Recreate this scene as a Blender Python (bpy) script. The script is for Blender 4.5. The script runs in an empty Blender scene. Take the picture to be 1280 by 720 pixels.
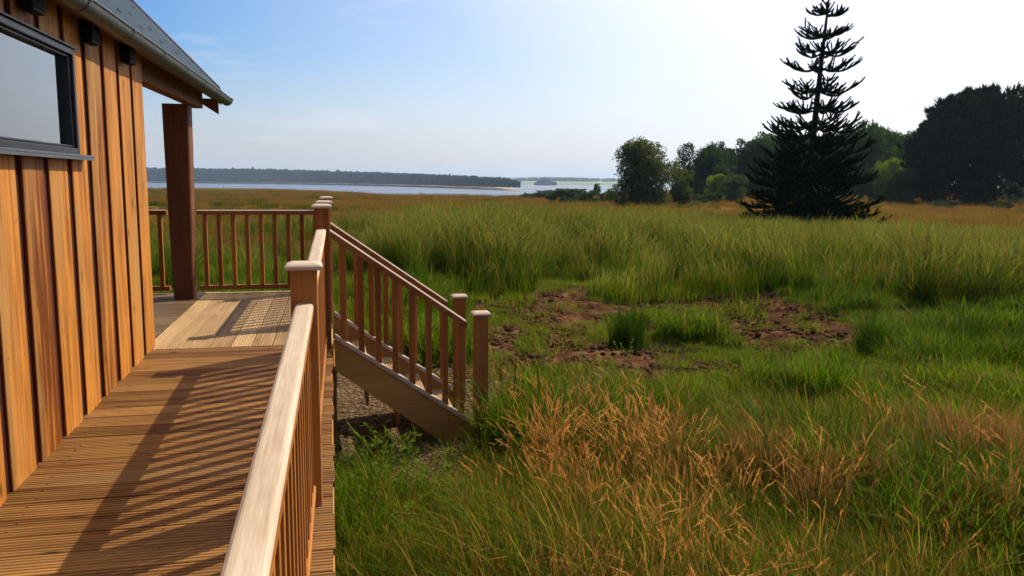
import bpy, bmesh, math, random
import numpy as np
from mathutils import Vector, Matrix
random.seed(7)
S = bpy.context.scene
col = S.collection
E = 1.95                      # eye height above the meadow
DECK = E - 1.18               # landing level above the meadow
R_ = math.radians

# ------------------------------------------------------------------ helpers
def new_obj(name, mesh, parent=None):
    o = bpy.data.objects.new(name, mesh); col.objects.link(o)
    if parent is not None: o.parent = parent
    return o
def tag(o, label=None, cat=None, group=None, kind=None):
    if label: o['label'] = label
    if cat: o['category'] = cat
    if group: o['group'] = group
    if kind: o['kind'] = kind
    return o
def empty(name, loc, rz=0.0):
    o = bpy.data.objects.new(name, None); col.objects.link(o)
    o.location = loc; o.rotation_euler = (0, 0, rz); o.empty_display_size = .2
    return o

class MB:
    """collects faces for ONE mesh; every face carries a 'tone' number"""
    def __init__(s): s.v = []; s.f = []; s.t = []; s.m = []
    def face(s, idx, tone, m=0): s.f.append(idx); s.t.append(tone); s.m.append(m)
    def box(s, lo, hi, tone=None, ch=0.0, m=0):
        tone = random.random() if tone is None else tone
        x0, y0, z0 = lo; x1, y1, z1 = hi
        if ch <= 0:
            b = len(s.v)
            s.v += [(x0,y0,z0),(x1,y0,z0),(x1,y1,z0),(x0,y1,z0),(x0,y0,z1),(x1,y0,z1),(x1,y1,z1),(x0,y1,z1)]
            for q in ((0,3,2,1),(4,5,6,7),(0,1,5,4),(1,2,6,5),(2,3,7,6),(3,0,4,7)): s.face([b+i for i in q], tone, m)
        else:
            bm = bmesh.new(); bmesh.ops.create_cube(bm, size=1)
            for v in bm.verts: v.co = Vector(((x0+x1)/2+v.co.x*(x1-x0), (y0+y1)/2+v.co.y*(y1-y0), (z0+z1)/2+v.co.z*(z1-z0)))
            bmesh.ops.bevel(bm, geom=bm.edges[:], offset=ch, segments=2, affect='EDGES', profile=.6)
            s.add_bm(bm, tone, m)
        return s
    def add_bm(s, bm, tone, m=0, mat=None):
        b = len(s.v); bm.verts.index_update()
        for v in bm.verts: s.v.append(tuple(mat @ v.co if mat else v.co))
        for f in bm.faces: s.face([b+v.index for v in f.verts], tone, m)
        bm.free()
    def beam(s, p, q, w, h, tone=None, ch=.004, m=0, vertical_ends=True):
        """sloping board from p to q (points on its centre line), width w sideways, height h measured upright"""
        tone = random.random() if tone is None else tone
        p = Vector(p); q = Vector(q); d = q-p; side = Vector((-d.y, d.x, 0)).normalized()
        up = Vector((0,0,1)); b = len(s.v); n = 0
        prof = [(-w/2+ch,-h/2),(w/2-ch,-h/2),(w/2,-h/2+ch),(w/2,h/2-ch),(w/2-ch,h/2),(-w/2+ch,h/2),(-w/2,h/2-ch),(-w/2,-h/2+ch)]
        for e in (p, q):
            for a, c in prof: s.v.append(tuple(e+side*a+up*c))
        k = len(prof)
        for i in range(k): s.face([b+i, b+k+i, b+k+(i+1)%k, b+(i+1)%k][::-1], tone, m)
        s.face([b+i for i in range(k)], tone, m); s.face([b+k+i for i in range(k)][::-1], tone, m)
        return s
    def tube(s, pts, rads, n=8, tone=None, m=0, caps=True):
        tone = random.random() if tone is None else tone
        P = [Vector(p) for p in pts]; b = len(s.v)
        if not hasattr(rads, '__len__'): rads = [rads]*len(P)
        for i, p in enumerate(P):
            d = (P[min(i+1,len(P)-1)]-P[max(i-1,0)]).normalized()
            a = d.orthogonal().normalized() if i == 0 else (a - d*a.dot(d)).normalized()
            c = d.cross(a)
            for k in range(n):
                t = 2*math.pi*k/n; s.v.append(tuple(p+(a*math.cos(t)+c*math.sin(t))*rads[i]))
        for i in range(len(P)-1):
            for k in range(n):
                s.face([b+i*n+k, b+i*n+(k+1)%n, b+(i+1)*n+(k+1)%n, b+(i+1)*n+k], tone, m)
        if caps:
            s.face([b+k for k in range(n)][::-1], tone, m); s.face([b+(len(P)-1)*n+k for k in range(n)], tone, m)
        return s
    def build(s, name, mats, parent=None, smooth=False, mesh_only=False):
        me = bpy.data.meshes.new(name); me.from_pydata(s.v, [], s.f)
        if not isinstance(mats, (list, tuple)): mats = [mats]
        for m in mats: me.materials.append(m)
        me.attributes.new('tone', 'FLOAT', 'FACE').data.foreach_set('value', s.t)
        me.polygons.foreach_set('material_index', s.m)
        me.validate()
        bm = bmesh.new(); bm.from_mesh(me); bmesh.ops.recalc_face_normals(bm, faces=bm.faces[:]); bm.to_mesh(me); bm.free()
        if smooth: me.polygons.foreach_set('use_smooth', [True]*len(me.polygons))
        me.update()
        return me if mesh_only else new_obj(name, me, parent)

# numpy value noise
_rs = np.random.RandomState(5); _tab = _rs.rand(256, 256)
def vnoise(x, y, sc, off=0.0):
    x = np.asarray(x)/sc+off*17.3+1000; y = np.asarray(y)/sc+off*9.1+1000
    xi = np.floor(x).astype(int); yi = np.floor(y).astype(int); fx = x-xi; fy = y-yi
    fx = fx*fx*(3-2*fx); fy = fy*fy*(3-2*fy)
    g = lambda a, b: _tab[a % 256, b % 256]
    return (g(xi,yi)*(1-fx)+g(xi+1,yi)*fx)*(1-fy)+(g(xi,yi+1)*(1-fx)+g(xi+1,yi+1)*fx)*fy
def sstep(a, b, x): t = np.clip((x-a)/(b-a), 0, 1); return t*t*(3-2*t)

# ------------------------------------------------------------------ materials
def mat(name):
    m = bpy.data.materials.new(name); m.use_nodes = True
    nt = m.node_tree; nt.nodes.clear()
    out = nt.nodes.new('ShaderNodeOutputMaterial')
    return m, nt, out
def N(nt, t, **kw):
    n = nt.nodes.new(t)
    for k, v in kw.items():
        if k in n.inputs.keys() if isinstance(k, str) else False: n.inputs[k].default_value = v
        else: setattr(n, k, v)
    return n
def ramp(nt, fac, stops):
    r = nt.nodes.new('ShaderNodeValToRGB'); e = r.color_ramp.elements
    while len(e) < len(stops): e.new(.5)
    for i, (p, c) in enumerate(stops): e[i].position = p; e[i].color = (*c, 1) if len(c) == 3 else c
    nt.links.new(fac, r.inputs[0]); return r
def mixc(nt, fac, a, b, mode='MIX'):
    n = nt.nodes.new('ShaderNodeMix'); n.data_type = 'RGBA'; n.blend_type = mode
    for s_, v in ((n.inputs[0], fac), (n.inputs[6], a), (n.inputs[7], b)):
        if isinstance(v, (int, float)): s_.default_value = v
        elif isinstance(v, tuple): s_.default_value = (*v, 1)
        else: nt.links.new(v, s_)
    return n.outputs[2]
def mathn(nt, op, a, b=None, clamp=False):
    n = nt.nodes.new('ShaderNodeMath'); n.operation = op; n.use_clamp = clamp
    for s_, v in ((n.inputs[0], a), (n.inputs[1], b)):
        if v is None: continue
        if isinstance(v, (int, float)): s_.default_value = v
        else: nt.links.new(v, s_)
    return n.outputs[0]

def wood(name, dark, light, axis='Y', rough=.6, grain=1.0, knots=True, tonev=.5, grey=None, bump=.25, fine=90, lo=.22, hi=.8):
    """planed timber: grain lines along one axis, knots, a tone of its own for every board"""
    K = {'bleached_handrail_timber':.82,'bleached_cap_timber':.9,'larch_cladding':.80,'brown_grooved_decking':.64,'pale_grooved_decking':.75,'weathered_brown_stringer':.9}.get(name, .70)
    dark = tuple(x*K for x in dark); light = tuple(x*K for x in light); grey = tuple(x*K for x in grey) if grey else None
    m, nt, out = mat(name); L = nt.links.new
    tc = N(nt, 'ShaderNodeTexCoord'); at = N(nt, 'ShaderNodeAttribute', attribute_name='tone')
    # shift each board's pattern
    cmb = N(nt, 'ShaderNodeCombineXYZ'); 
    for i in range(3): L(mathn(nt, 'MULTIPLY', at.outputs['Fac'], 37.0+11*i), cmb.inputs[i])
    add = N(nt, 'ShaderNodeVectorMath', operation='ADD'); L(tc.outputs['Object'], add.inputs[0]); L(cmb.outputs[0], add.inputs[1])
    def stretch(a, b):
        mp = N(nt, 'ShaderNodeMapping'); sc = [b, b, b]; sc['XYZ'.index(axis)] = a
        mp.inputs['Scale'].default_value = sc; L(add.outputs[0], mp.inputs[0]); return mp.outputs[0]
    n1 = N(nt, 'ShaderNodeTexNoise'); n1.inputs['Scale'].default_value = 1; n1.inputs['Detail'].default_value = 6; n1.inputs['Distortion'].default_value = .6
    L(stretch(1.2, 22), n1.inputs[0])
    n2 = N(nt, 'ShaderNodeTexNoise'); n2.inputs['Scale'].default_value = 1; n2.inputs['Detail'].default_value = 3
    L(stretch(2.5, fine), n2.inputs[0])
    n3 = N(nt, 'ShaderNodeTexNoise'); n3.inputs['Scale'].default_value = 1; n3.inputs['Detail'].default_value = 3
    L(stretch(1.5, 5), n3.inputs[0])
    g = mathn(nt, 'ADD', mathn(nt, 'MULTIPLY', n1.outputs[0], .62*grain), mathn(nt, 'MULTIPLY', n2.outputs[0], .50*grain))
    g = mathn(nt, 'ADD', g, .5-.56*grain)
    g = mathn(nt, 'ADD', g, mathn(nt, 'MULTIPLY', mathn(nt, 'SUBTRACT', n3.outputs[0], .5), .5))
    g = mathn(nt, 'ADD', g, mathn(nt, 'MULTIPLY', mathn(nt, 'SUBTRACT', at.outputs['Fac'], .5), tonev))
    r = ramp(nt, g, [(lo, dark), ((lo+hi)/2, tuple((a+b)/2 for a, b in zip(dark, light))), (hi, light)])
    c = r.outputs[0]
    if grey:
        n5 = N(nt, 'ShaderNodeTexNoise'); n5.inputs['Scale'].default_value = 1; n5.inputs['Detail'].default_value = 5
        L(stretch(.8, 4), n5.inputs[0])
        c = mixc(nt, ramp(nt, n5.outputs[0], [(.48, (0,0,0)), (.68, (.75,.75,.75))]).outputs[0], c, grey)
    if knots:
        vo = N(nt, 'ShaderNodeTexVoronoi'); vo.inputs['Scale'].default_value = 1; vo.inputs['Randomness'].default_value = 1
        L(stretch(2.6, 7), vo.inputs[0])
        k = ramp(nt, vo.outputs['Distance'], [(.05, (1,1,1)), (.12, (0,0,0))])
        c = mixc(nt, mathn(nt, 'MULTIPLY', k.outputs[0], .75), c, tuple(x*.32 for x in dark))
    p = N(nt, 'ShaderNodeBsdfPrincipled'); L(c, p.inputs['Base Color']); p.inputs['Roughness'].default_value = rough
    p.inputs['Specular IOR Level'].default_value = .16
    b = N(nt, 'ShaderNodeBump'); b.inputs['Strength'].default_value = bump; b.inputs['Distance'].default_value = .004
    L(g, b.inputs['Height']); L(b.outputs[0], p.inputs['Normal']); L(p.outputs[0], out.inputs[0])
    return m
def plain(name, c, rough=.5, metal=0.0, spec=.5, nscale=6, var=.25):
    m, nt, out = mat(name); L = nt.links.new
    tc = N(nt, 'ShaderNodeTexCoord'); n = N(nt, 'ShaderNodeTexNoise'); n.inputs['Scale'].default_value = nscale; n.inputs['Detail'].default_value = 5
    L(tc.outputs['Object'], n.inputs[0])
    cc = mixc(nt, n.outputs[0], tuple(x*(1-var) for x in c), tuple(min(1, x*(1+var)) for x in c))
    p = N(nt, 'ShaderNodeBsdfPrincipled'); L(cc, p.inputs['Base Color'])
    p.inputs['Roughness'].default_value = rough; p.inputs['Metallic'].default_value = metal; p.inputs['Specular IOR Level'].default_value = spec
    rr = mathn(nt, 'ADD', mathn(nt, 'MULTIPLY', n.outputs[0], .25), rough-.12); L(rr, p.inputs['Roughness'])
    L(p.outputs[0], out.inputs[0]); return m
def leafmat(name, c1, c2, trans=.35, rough=.5, spec=.3, patch=3.0, c3=None, tcol=1.5):
    """blades, needles and leaves: light passes through; tone differs by blade, by plant and by patch of ground"""
    m, nt, out = mat(name); L = nt.links.new
    at = N(nt, 'ShaderNodeAttribute', attribute_name='tone')
    iv = N(nt, 'ShaderNodeAttribute', attribute_name='ivar'); iv.attribute_type = 'INSTANCER'
    ge = N(nt, 'ShaderNodeNewGeometry'); n = N(nt, 'ShaderNodeTexNoise'); n.inputs['Scale'].default_value = 1/patch; n.inputs['Detail'].default_value = 3
    L(ge.outputs['Position'], n.inputs[0])
    f = mathn(nt, 'ADD', mathn(nt, 'MULTIPLY', at.outputs['Fac'], .45), mathn(nt, 'MULTIPLY', mathn(nt, 'SUBTRACT', n.outputs[0], .25), .7))
    f = mathn(nt, 'ADD', f, mathn(nt, 'MULTIPLY', mathn(nt, 'SUBTRACT', iv.outputs['Fac'], .3), .35), clamp=True)
    K = .90 if ('grass' in name or 'weed' in name) else .92 if 'seed' in name else 1.0
    st = [(.1, tuple(x*K for x in c1)), (.75, tuple(x*K for x in c2))] + ([(1.0, tuple(x*K for x in c3))] if c3 else [])
    c = ramp(nt, f, st).outputs[0]
    p = N(nt, 'ShaderNodeBsdfPrincipled'); L(c, p.inputs['Base Color']); p.inputs['Roughness'].default_value = rough
    p.inputs['Specular IOR Level'].default_value = spec*.05
    t = N(nt, 'ShaderNodeBsdfTranslucent'); tc = mixc(nt, 1.0, c, (min(1,tcol), min(1,tcol*.95)*1.0, .45), 'MULTIPLY')
    tb = N(nt, 'ShaderNodeHueSaturation'); tb.inputs['Value'].default_value = tcol; L(c, tb.inputs['Color'])
    L(tb.outputs[0], t.inputs[0])
    mx = N(nt, 'ShaderNodeMixShader'); mx.inputs[0].default_value = trans
    L(p.outputs[0], mx.inputs[1]); L(t.outputs[0], mx.inputs[2]); L(mx.outputs[0], out.inputs[0])
    return m

M = {}
M['clad'] = wood('larch_cladding', (.15,.037,.004), (.58,.225,.035), 'Z', grain=1.7, tonev=.32, grey=(.42,.24,.075), fine=42, bump=.9, lo=.24, hi=.76)
M['clad_side'] = wood('red_board_edges', (.22,.026,.010), (.34,.055,.018), 'Z', grain=.8, knots=False)  # side edges of the raised boards, redder than their faces
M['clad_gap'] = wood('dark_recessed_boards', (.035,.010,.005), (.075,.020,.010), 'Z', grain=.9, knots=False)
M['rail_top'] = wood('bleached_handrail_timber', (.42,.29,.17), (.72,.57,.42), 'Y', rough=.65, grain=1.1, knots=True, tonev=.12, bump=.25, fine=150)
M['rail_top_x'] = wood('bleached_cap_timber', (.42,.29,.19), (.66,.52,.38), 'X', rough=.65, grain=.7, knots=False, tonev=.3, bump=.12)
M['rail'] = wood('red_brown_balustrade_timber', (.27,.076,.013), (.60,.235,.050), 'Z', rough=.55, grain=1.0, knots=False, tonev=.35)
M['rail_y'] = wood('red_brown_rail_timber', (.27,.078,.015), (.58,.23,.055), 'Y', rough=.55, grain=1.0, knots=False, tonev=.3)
M['rail_x'] = wood('red_brown_cross_timber', (.26,.076,.015), (.56,.22,.052), 'X', rough=.55, grain=1.0, knots=False, tonev=.3)
M['ramp'] = wood('brown_grooved_decking', (.16,.058,.012), (.56,.285,.080), 'X', rough=.6, grain=1.2, knots=True, tonev=.28, fine=120, grey=(.36,.20,.07))
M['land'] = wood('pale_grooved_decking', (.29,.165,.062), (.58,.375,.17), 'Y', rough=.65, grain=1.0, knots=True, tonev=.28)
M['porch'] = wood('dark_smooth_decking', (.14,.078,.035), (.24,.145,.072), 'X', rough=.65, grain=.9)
M['string'] = wood('weathered_brown_stringer', (.26,.105,.020), (.52,.25,.065), 'X', rough=.7, grain=.9, tonev=.2)
M['beam'] = wood('brown_structural_timber', (.16,.055,.02), (.32,.13,.05), 'Y', rough=.65, tonev=.25)
M['post'] = wood('dark_red_porch_post', (.12,.038,.012), (.27,.10,.038), 'Z', rough=.6, tonev=.2)
M['zinc'] = plain('galvanised_gutter', (.085,.095,.09), .45, .35, .4, 9, .35)
M['roof'] = plain('blue_grey_roof_sheet', (.26,.30,.32), .40, .15, .5, 3, .2)
M['black'] = plain('near_black_matt', (.0035,.0035,.004), .8, 0, .1)  # one near-black tone for the eaves blocks and snow stops
M['frame'] = plain('dark_grey_window_metal', (.010,.010,.012), .35, .1, .35)
M['silver'] = plain('grey_sill_metal', (.12,.125,.14), .4, .6, .5)
M['reflection_sheet'] = plain('pale_reflection_sheet', (.74,.73,.74), .9, 0, .1, 2, .06)  # pale colour of the sheet that brightens the pane like a reflection
M['inner'] = plain('dim_room_lining', (.10,.11,.12), .9)
M['bark'] = plain('dark_bark', (.022,.018,.014), .95, 0, .1, 8, .5)
M['nail'] = plain('dark_steel', (.05,.05,.05), .5, .8)
def glass():
    m, nt, out = mat('window_glass'); L = nt.links.new
    f = N(nt, 'ShaderNodeFresnel'); f.inputs[0].default_value = 1.5
    g = N(nt, 'ShaderNodeBsdfGlossy'); g.inputs['Roughness'].default_value = .02; g.inputs['Color'].default_value = (.90,.92,.95,1)
    t = N(nt, 'ShaderNodeBsdfTransparent'); t.inputs[0].default_value = (.78,.84,.84,1)
    mx = N(nt, 'ShaderNodeMixShader'); L(mathn(nt, 'ADD', mathn(nt,'MULTIPLY',f.outputs[0],1.9), .10, True), mx.inputs[0])
    L(t.outputs[0], mx.inputs[1]); L(g.outputs[0], mx.inputs[2]); L(mx.outputs[0], out.inputs[0]); return m
M['glass'] = glass()

M['g_green'] = leafmat('long_green_grass', (.030,.058,.002), (.090,.145,.004), .42, c3=(.19,.19,.012))
M['g_lush'] = leafmat('lush_green_grass', (.030,.068,.002), (.105,.170,.004), .45, c3=(.17,.20,.008))
M['g_short'] = leafmat('short_turf_grass', (.060,.105,.003), (.150,.205,.005), .45, c3=(.24,.21,.015))
M['g_straw'] = leafmat('dry_grass_stems', (.16,.080,.010), (.34,.20,.035), .35, c3=(.42,.31,.07))
M['seed_tan'] = leafmat('golden_seed_heads', (.38,.155,.030), (.64,.35,.090), .45, patch=1.5)
M['seed_pale'] = leafmat('pale_green_seed_heads', (.12,.135,.015), (.27,.27,.05), .45, patch=4)
M['seed_red'] = leafmat('reddish_wispy_grass', (.17,.068,.020), (.30,.15,.045), .4, patch=2)
M['g_marsh'] = leafmat('orange_marsh_grass', (.19,.085,.018), (.20,.12,.018), .35, patch=16, c3=(.07,.105,.006))
M['weed'] = leafmat('weed_leaves', (.05,.10,.006), (.14,.20,.015), .4, patch=1)
M['rush'] = leafmat('dark_rush_blades', (.020,.048,.002), (.050,.092,.004), .3)
M['needle'] = leafmat('monkey_puzzle_scales', (.005,.011,.004), (.013,.025,.008), .08, rough=.8, spec=.0, patch=1.5)
M['needle_w'] = leafmat('dark_dome_scales', (.006,.013,.006), (.018,.034,.011), .12, rough=.8, spec=.0, patch=3)
M['leaf_dark'] = leafmat('dark_tree_leaves', (.016,.040,.007), (.050,.085,.012), .32, patch=4)
M['leaf_mid'] = leafmat('mid_green_leaves', (.026,.062,.006), (.072,.118,.012), .27, patch=4)
M['leaf_lite'] = leafmat('yellow_green_leaves', (.10,.15,.008), (.22,.26,.015), .45, patch=3)
M['leaf_birch'] = leafmat('birch_leaves', (.035,.055,.010), (.095,.110,.022), .35, patch=2)
M['leaf_blue'] = leafmat('grey_green_needles', (.035,.075,.045), (.08,.13,.07), .2, patch=3)

# ------------------------------------------------------------------ terrain
def shore_d(az):   # distance of the near bay shore by bearing (degrees, right of the cabin wall's direction)
    return np.interp(az, [-60,-20,-4,4,13,18,22,26,32,180], [900,860,840,520,500,560,700,1100,3000,3000])
def height(X, Y):
    X = np.asarray(X, float); Y = np.asarray(Y, float)
    d = np.hypot(X, Y); az = np.degrees(np.arctan2(X, Y)); D = shore_d(az)
    t = (d-60)/(D-60)
    z = np.where(t > 0, -7.2*np.clip(t, 0, 1.6), 0.0)
    z = np.where(az > 30, -2.0*sstep(60, 800, d), z)
    z = z*1.0
    z = z + (vnoise(X, Y, 2.2, 1)-.5)*.14*sstep(2, 9, d) + (vnoise(X, Y, 1.0, 7)-.5)*.16*sstep(3, 6, d)*(1-sstep(20,40,d)) + (vnoise(X, Y, .5, 2)-.5)*.05 + (vnoise(X, Y, 9, 3)-.5)*.3*sstep(12, 30, d)
    return z
def ell(X, Y, cx, cy, rx, ry, rot=0):
    c, s = math.cos(rot), math.sin(rot); u = (X-cx)*c+(Y-cy)*s; v = -(X-cx)*s+(Y-cy)*c
    return np.sqrt((u/rx)**2+(v/ry)**2)
def soil(X, Y):
    """bare earth: 1 inside the worn patches"""
    X = np.asarray(X, float); Y = np.asarray(Y, float)
    w = (vnoise(X, Y, .8, 4)-.5)*1.5 + (vnoise(X, Y, .28, 5)-.5)*.8
    out = np.zeros(np.broadcast(X, Y).shape)
    for (cx, cy, rx, ry, ro) in [(2.4,8.8,1.25,1.5,.3),(3.1,10.9,1.3,1.5,0),(3.9,12.6,1.6,1.0,-.3),(6.0,10.2,2.6,1.35,-.45),(8.6,9.1,2.7,1.1,-.45),(5.3,8.6,1.3,.7,-.4),(7.0,11.4,1.5,.9,-.4),(4.1,7.4,.7,.5,0),(11.5,7.6,2.0,.7,-.4),(4.4,9.8,1.1,.8,0)]:
        out = np.maximum(out, 1-sstep(.85, 1.28, ell(X, Y, cx, cy, rx, ry, ro)+w))
    return out
def gravel(X, Y):
    w = (vnoise(X, Y, .4, 6)-.5)*.4
    return np.maximum(1-sstep(.85, 1.1, ell(X, Y, .55, 6.9, 1.05, 1.9)+w), 1-sstep(.8,1.1, ell(X, Y, .62, 5.25, .62, .75)+w))

def make_ground():
    def axis(fine_lo, fine_hi, step, far_lo, far_hi, g=1.10):
        a = list(np.arange(fine_lo, fine_hi, step)); st = step
        x = fine_hi; hi = []
        while x < far_hi: hi.append(x); st *= g; x += st
        st = step; x = fine_lo; lo = []
        while x > far_lo: st *= g; x -= st; lo.append(x)
        return np.array(lo[::-1]+a+hi+[far_hi])
    xs = axis(-2, 13, .11, -5000, 6000); ys = axis(2.5, 16, .11, -400, 6500)
    Xg, Yg = np.meshgrid(xs, ys); Z = height(Xg, Yg); so = soil(Xg, Yg); gr = gravel(Xg, Yg)
    Z = Z - so*.05 + so*((vnoise(Xg, Yg, .28, 8)-.5)*.13 + (vnoise(Xg, Yg, .12, 9)-.5)*.07)
    n, k = Z.shape
    v = np.stack([Xg.ravel(), Yg.ravel(), Z.ravel()], 1)
    idx = np.arange(n*k).reshape(n, k)
    f = np.stack([idx[:-1,:-1], idx[:-1,1:], idx[1:,1:], idx[1:,:-1]], -1).reshape(-1, 4)
    me = bpy.data.meshes.new('ground'); me.from_pydata(v.tolist(), [], f.tolist())
    for nm, a in (('soil', so), ('gravel', gr)):
        me.attributes.new(nm, 'FLOAT', 'POINT').data.foreach_set('value', a.ravel().astype(np.float32))
    me.polygons.foreach_set('use_smooth', [True]*len(me.polygons))
    m, nt, out = mat('meadow_ground'); L = nt.links.new
    ge = N(nt, 'ShaderNodeNewGeometry')
    def noise(s, d=5, dist=0):
        n_ = N(nt, 'ShaderNodeTexNoise'); n_.inputs['Scale'].default_value = s; n_.inputs['Detail'].default_value = d; n_.inputs['Distortion'].default_value = dist
        L(ge.outputs['Position'], n_.inputs[0]); return n_.outputs[0]
    near = ramp(nt, noise(3), [(.3, (.030,.035,.010)), (.7, (.075,.070,.022))]).outputs[0]
    mars = ramp(nt, noise(.035, 8, .8), [(.30, (.10,.115,.012)), (.43, (.13,.11,.014)), (.52, (.20,.092,.020)), (.62, (.15,.11,.018)), (.75, (.085,.10,.012))]).outputs[0]
    mars = mixc(nt, .45, mars, ramp(nt, noise(.35, 6), [(.3,(.06,.055,.010)),(.7,(.19,.13,.03))]).outputs[0])
    vl = N(nt, 'ShaderNodeVectorMath', operation='LENGTH'); L(ge.outputs['Position'], vl.inputs[0])
    far = N(nt, 'ShaderNodeMapRange'); far.inputs[1].default_value = 25; far.inputs[2].default_value = 45; L(vl.outputs['Value'], far.inputs[0])
    c = mixc(nt, far.outputs[0], near, mars)
    sx = N(nt, 'ShaderNodeSeparateXYZ'); L(ge.outputs['Position'], sx.inputs[0])
    mud = N(nt, 'ShaderNodeMapRange'); mud.inputs[1].default_value = -5.2; mud.inputs[2].default_value = -6.6
    L(mathn(nt, 'ADD', sx.outputs[2], mathn(nt, 'MULTIPLY', noise(.012, 6), 1.2)), mud.inputs[0])
    c = mixc(nt, mud.outputs[0], c, (.20,.165,.115))
    a1 = N(nt, 'ShaderNodeAttribute', attribute_name='soil'); a2 = N(nt, 'ShaderNodeAttribute', attribute_name='gravel')
    earth = ramp(nt, noise(7, 8, .5), [(.30, (.026,.012,.006)), (.5, (.080,.037,.017)), (.72, (.15,.080,.040))]).outputs[0]
    c = mixc(nt, a1.outputs['Fac'], c, earth)
    c = mixc(nt, a2.outputs['Fac'], c, ramp(nt, noise(22, 6), [(.3, (.035,.022,.011)), (.7, (.15,.10,.055))]).outputs[0])
    p = N(nt, 'ShaderNodeBsdfPrincipled'); L(c, p.inputs['Base Color']); p.inputs['Roughness'].default_value = .95; p.inputs['Specular IOR Level'].default_value = .0
    b = N(nt, 'ShaderNodeBump'); b.inputs['Strength'].default_value = .9; b.inputs['Distance'].default_value = .04; L(noise(14, 8), b.inputs['Height']); L(b.outputs[0], p.inputs['Normal'])
    L(p.outputs[0], out.inputs[0]); me.materials.append(m)
    tag(new_obj('ground', me), kind='structure')
make_ground()

def make_water():
    mb = MB(); z = -7.05
    mb.v = [(-5000,150,z),(6000,150,z),(6000,6500,z),(-5000,6500,z)]; mb.face([0,1,2,3], .5)
    m, nt, out = mat('estuary_water'); L = nt.links.new
    p = N(nt, 'ShaderNodeBsdfPrincipled'); p.inputs['Roughness'].default_value = .12
    ge = N(nt, 'ShaderNodeNewGeometry'); mp = N(nt, 'ShaderNodeMapping'); mp.inputs['Scale'].default_value = (.0025,.016,1); L(ge.outputs['Position'], mp.inputs[0])
    n = N(nt, 'ShaderNodeTexNoise'); n.inputs['Scale'].default_value = 1; n.inputs['Detail'].default_value = 6; L(mp.outputs[0], n.inputs[0])
    L(ramp(nt, n.outputs[0], [(.52, (.05,.10,.17)), (.58, (.17,.15,.13))]).outputs[0], p.inputs['Base Color'])
    L(ramp(nt, n.outputs[0], [(.52, (.30,.30,.30)), (.58, (.75,.75,.75))]).outputs[0], p.inputs['Roughness'])
    n2 = N(nt, 'ShaderNodeTexNoise'); n2.inputs['Scale'].default_value = .8; L(ge.outputs['Position'], n2.inputs[0])
    b = N(nt, 'ShaderNodeBump'); b.inputs['Strength'].default_value = .25; L(n2.outputs[0], b.inputs['Height']); L(b.outputs[0], p.inputs['Normal'])
    L(p.outputs[0], out.inputs[0])
    tag(mb.build('bay_water', m), kind='structure')
make_water()

def polar(az, d): return (d*math.sin(R_(az)), d*math.cos(R_(az)))
def far_land(name, stops, depth, rise, m, z0=-7.3, seed=1):
    """low land: front shore at the given (bearing, distance) stops, rising gently behind"""
    rs = random.Random(seed); v = []; f = []; rows = [(0,0,0), (.03,.25,0), (.25,.55,.5), (.6,.9,1), (1,1,1)]
    az = np.linspace(stops[0][0], stops[-1][0], 90); D = np.interp(az, [s[0] for s in stops], [s[1] for s in stops])
    for a, d in zip(az, D):
        e = min(1, (stops[-1][0]-a)/1.5, (a-stops[0][0])/.8)
        for (t, h, w) in rows:
            x, y = polar(a, d+depth*t*max(.05, e)); v.append((x, y, z0+rise*h*max(0.05, e)+w*rs.uniform(-.06,.06)*rise))
    k = len(rows)
    for i in range(len(az)-1):
        for j in range(k-1): f.append((i*k+j, (i+1)*k+j, (i+1)*k+j+1, i*k+j+1))
    me = bpy.data.meshes.new(name); me.from_pydata(v, [], f); me.materials.append(m)
    return tag(new_obj(name, me), kind='structure')
M['sand'] = plain('far_sand_shore', (.34,.26,.20), .95, 0, .1, .01, .2)
M['field'] = plain('far_fields', (.20,.24,.10), .95, 0, .1, .004, .5)
spit = [(-24,1900),(-15,1750),(-4,1600),(4,1220),(8,970),(12.2,800),(13.3,770)]
far_land('spit_shore', spit, 500, 4, M['sand'], -7.5)
far_land('far_coast', [(6,2600),(13,2500),(18,2300),(24,2300),(40,2600)], 1500, 26, M['field'], -8, 3)

def forest_strip(name, stops, back, n, h, m, z0, seed, w=.20, rise=0.0, gap=None):
    """a far wood: thousands of small ragged conifer and round crowns in one mesh"""
    rs = random.Random(seed); V = []; F = []; T = []
    for i in range(n):
        a = rs.uniform(stops[0][0], stops[-1][0]); d0 = float(np.interp(a, [s[0] for s in stops], [s[1] for s in stops]))
        if gap and gap(a): continue
        tt = rs.random()**1.5; d = d0+14+tt*back*min(1, (stops[-1][0]-a)/2+.1); hh = h(a)*rs.uniform(.75, 1.08)*(1 if rs.random()<.97 else 1.12)
        x, y = polar(a, d); z = z0+rise*tt; rad = hh*w*rs.uniform(.6,1.1); t = rs.random(); b = len(V); ns = 6
        levels = [(0,.75),(.25,1),(.5,.8),(.55,.9),(.78,.5),(1,.04)] if rs.random()<.6 else [(0,.6),(.3,1),(.6,1.02),(.8,.8),(.93,.5),(1,.1)]
        for (lz, lr) in levels:
            for k in range(ns):
                th = 2*math.pi*k/ns+lz*2; r = rad*lr*rs.uniform(.75,1.2)
                V.append((x+r*math.cos(th), y+r*math.sin(th), z+hh*lz))
        for l in range(len(levels)-1):
            for k in range(ns): F.append((b+l*ns+k, b+l*ns+(k+1)%ns, b+(l+1)*ns+(k+1)%ns, b+(l+1)*ns+k)); T.append(t)
    me = bpy.data.meshes.new(name); me.from_pydata(V, [], F); me.materials.append(m)
    me.attributes.new('tone','FLOAT','FACE').data.foreach_set('value', T)
    return new_obj(name, me)
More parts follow.
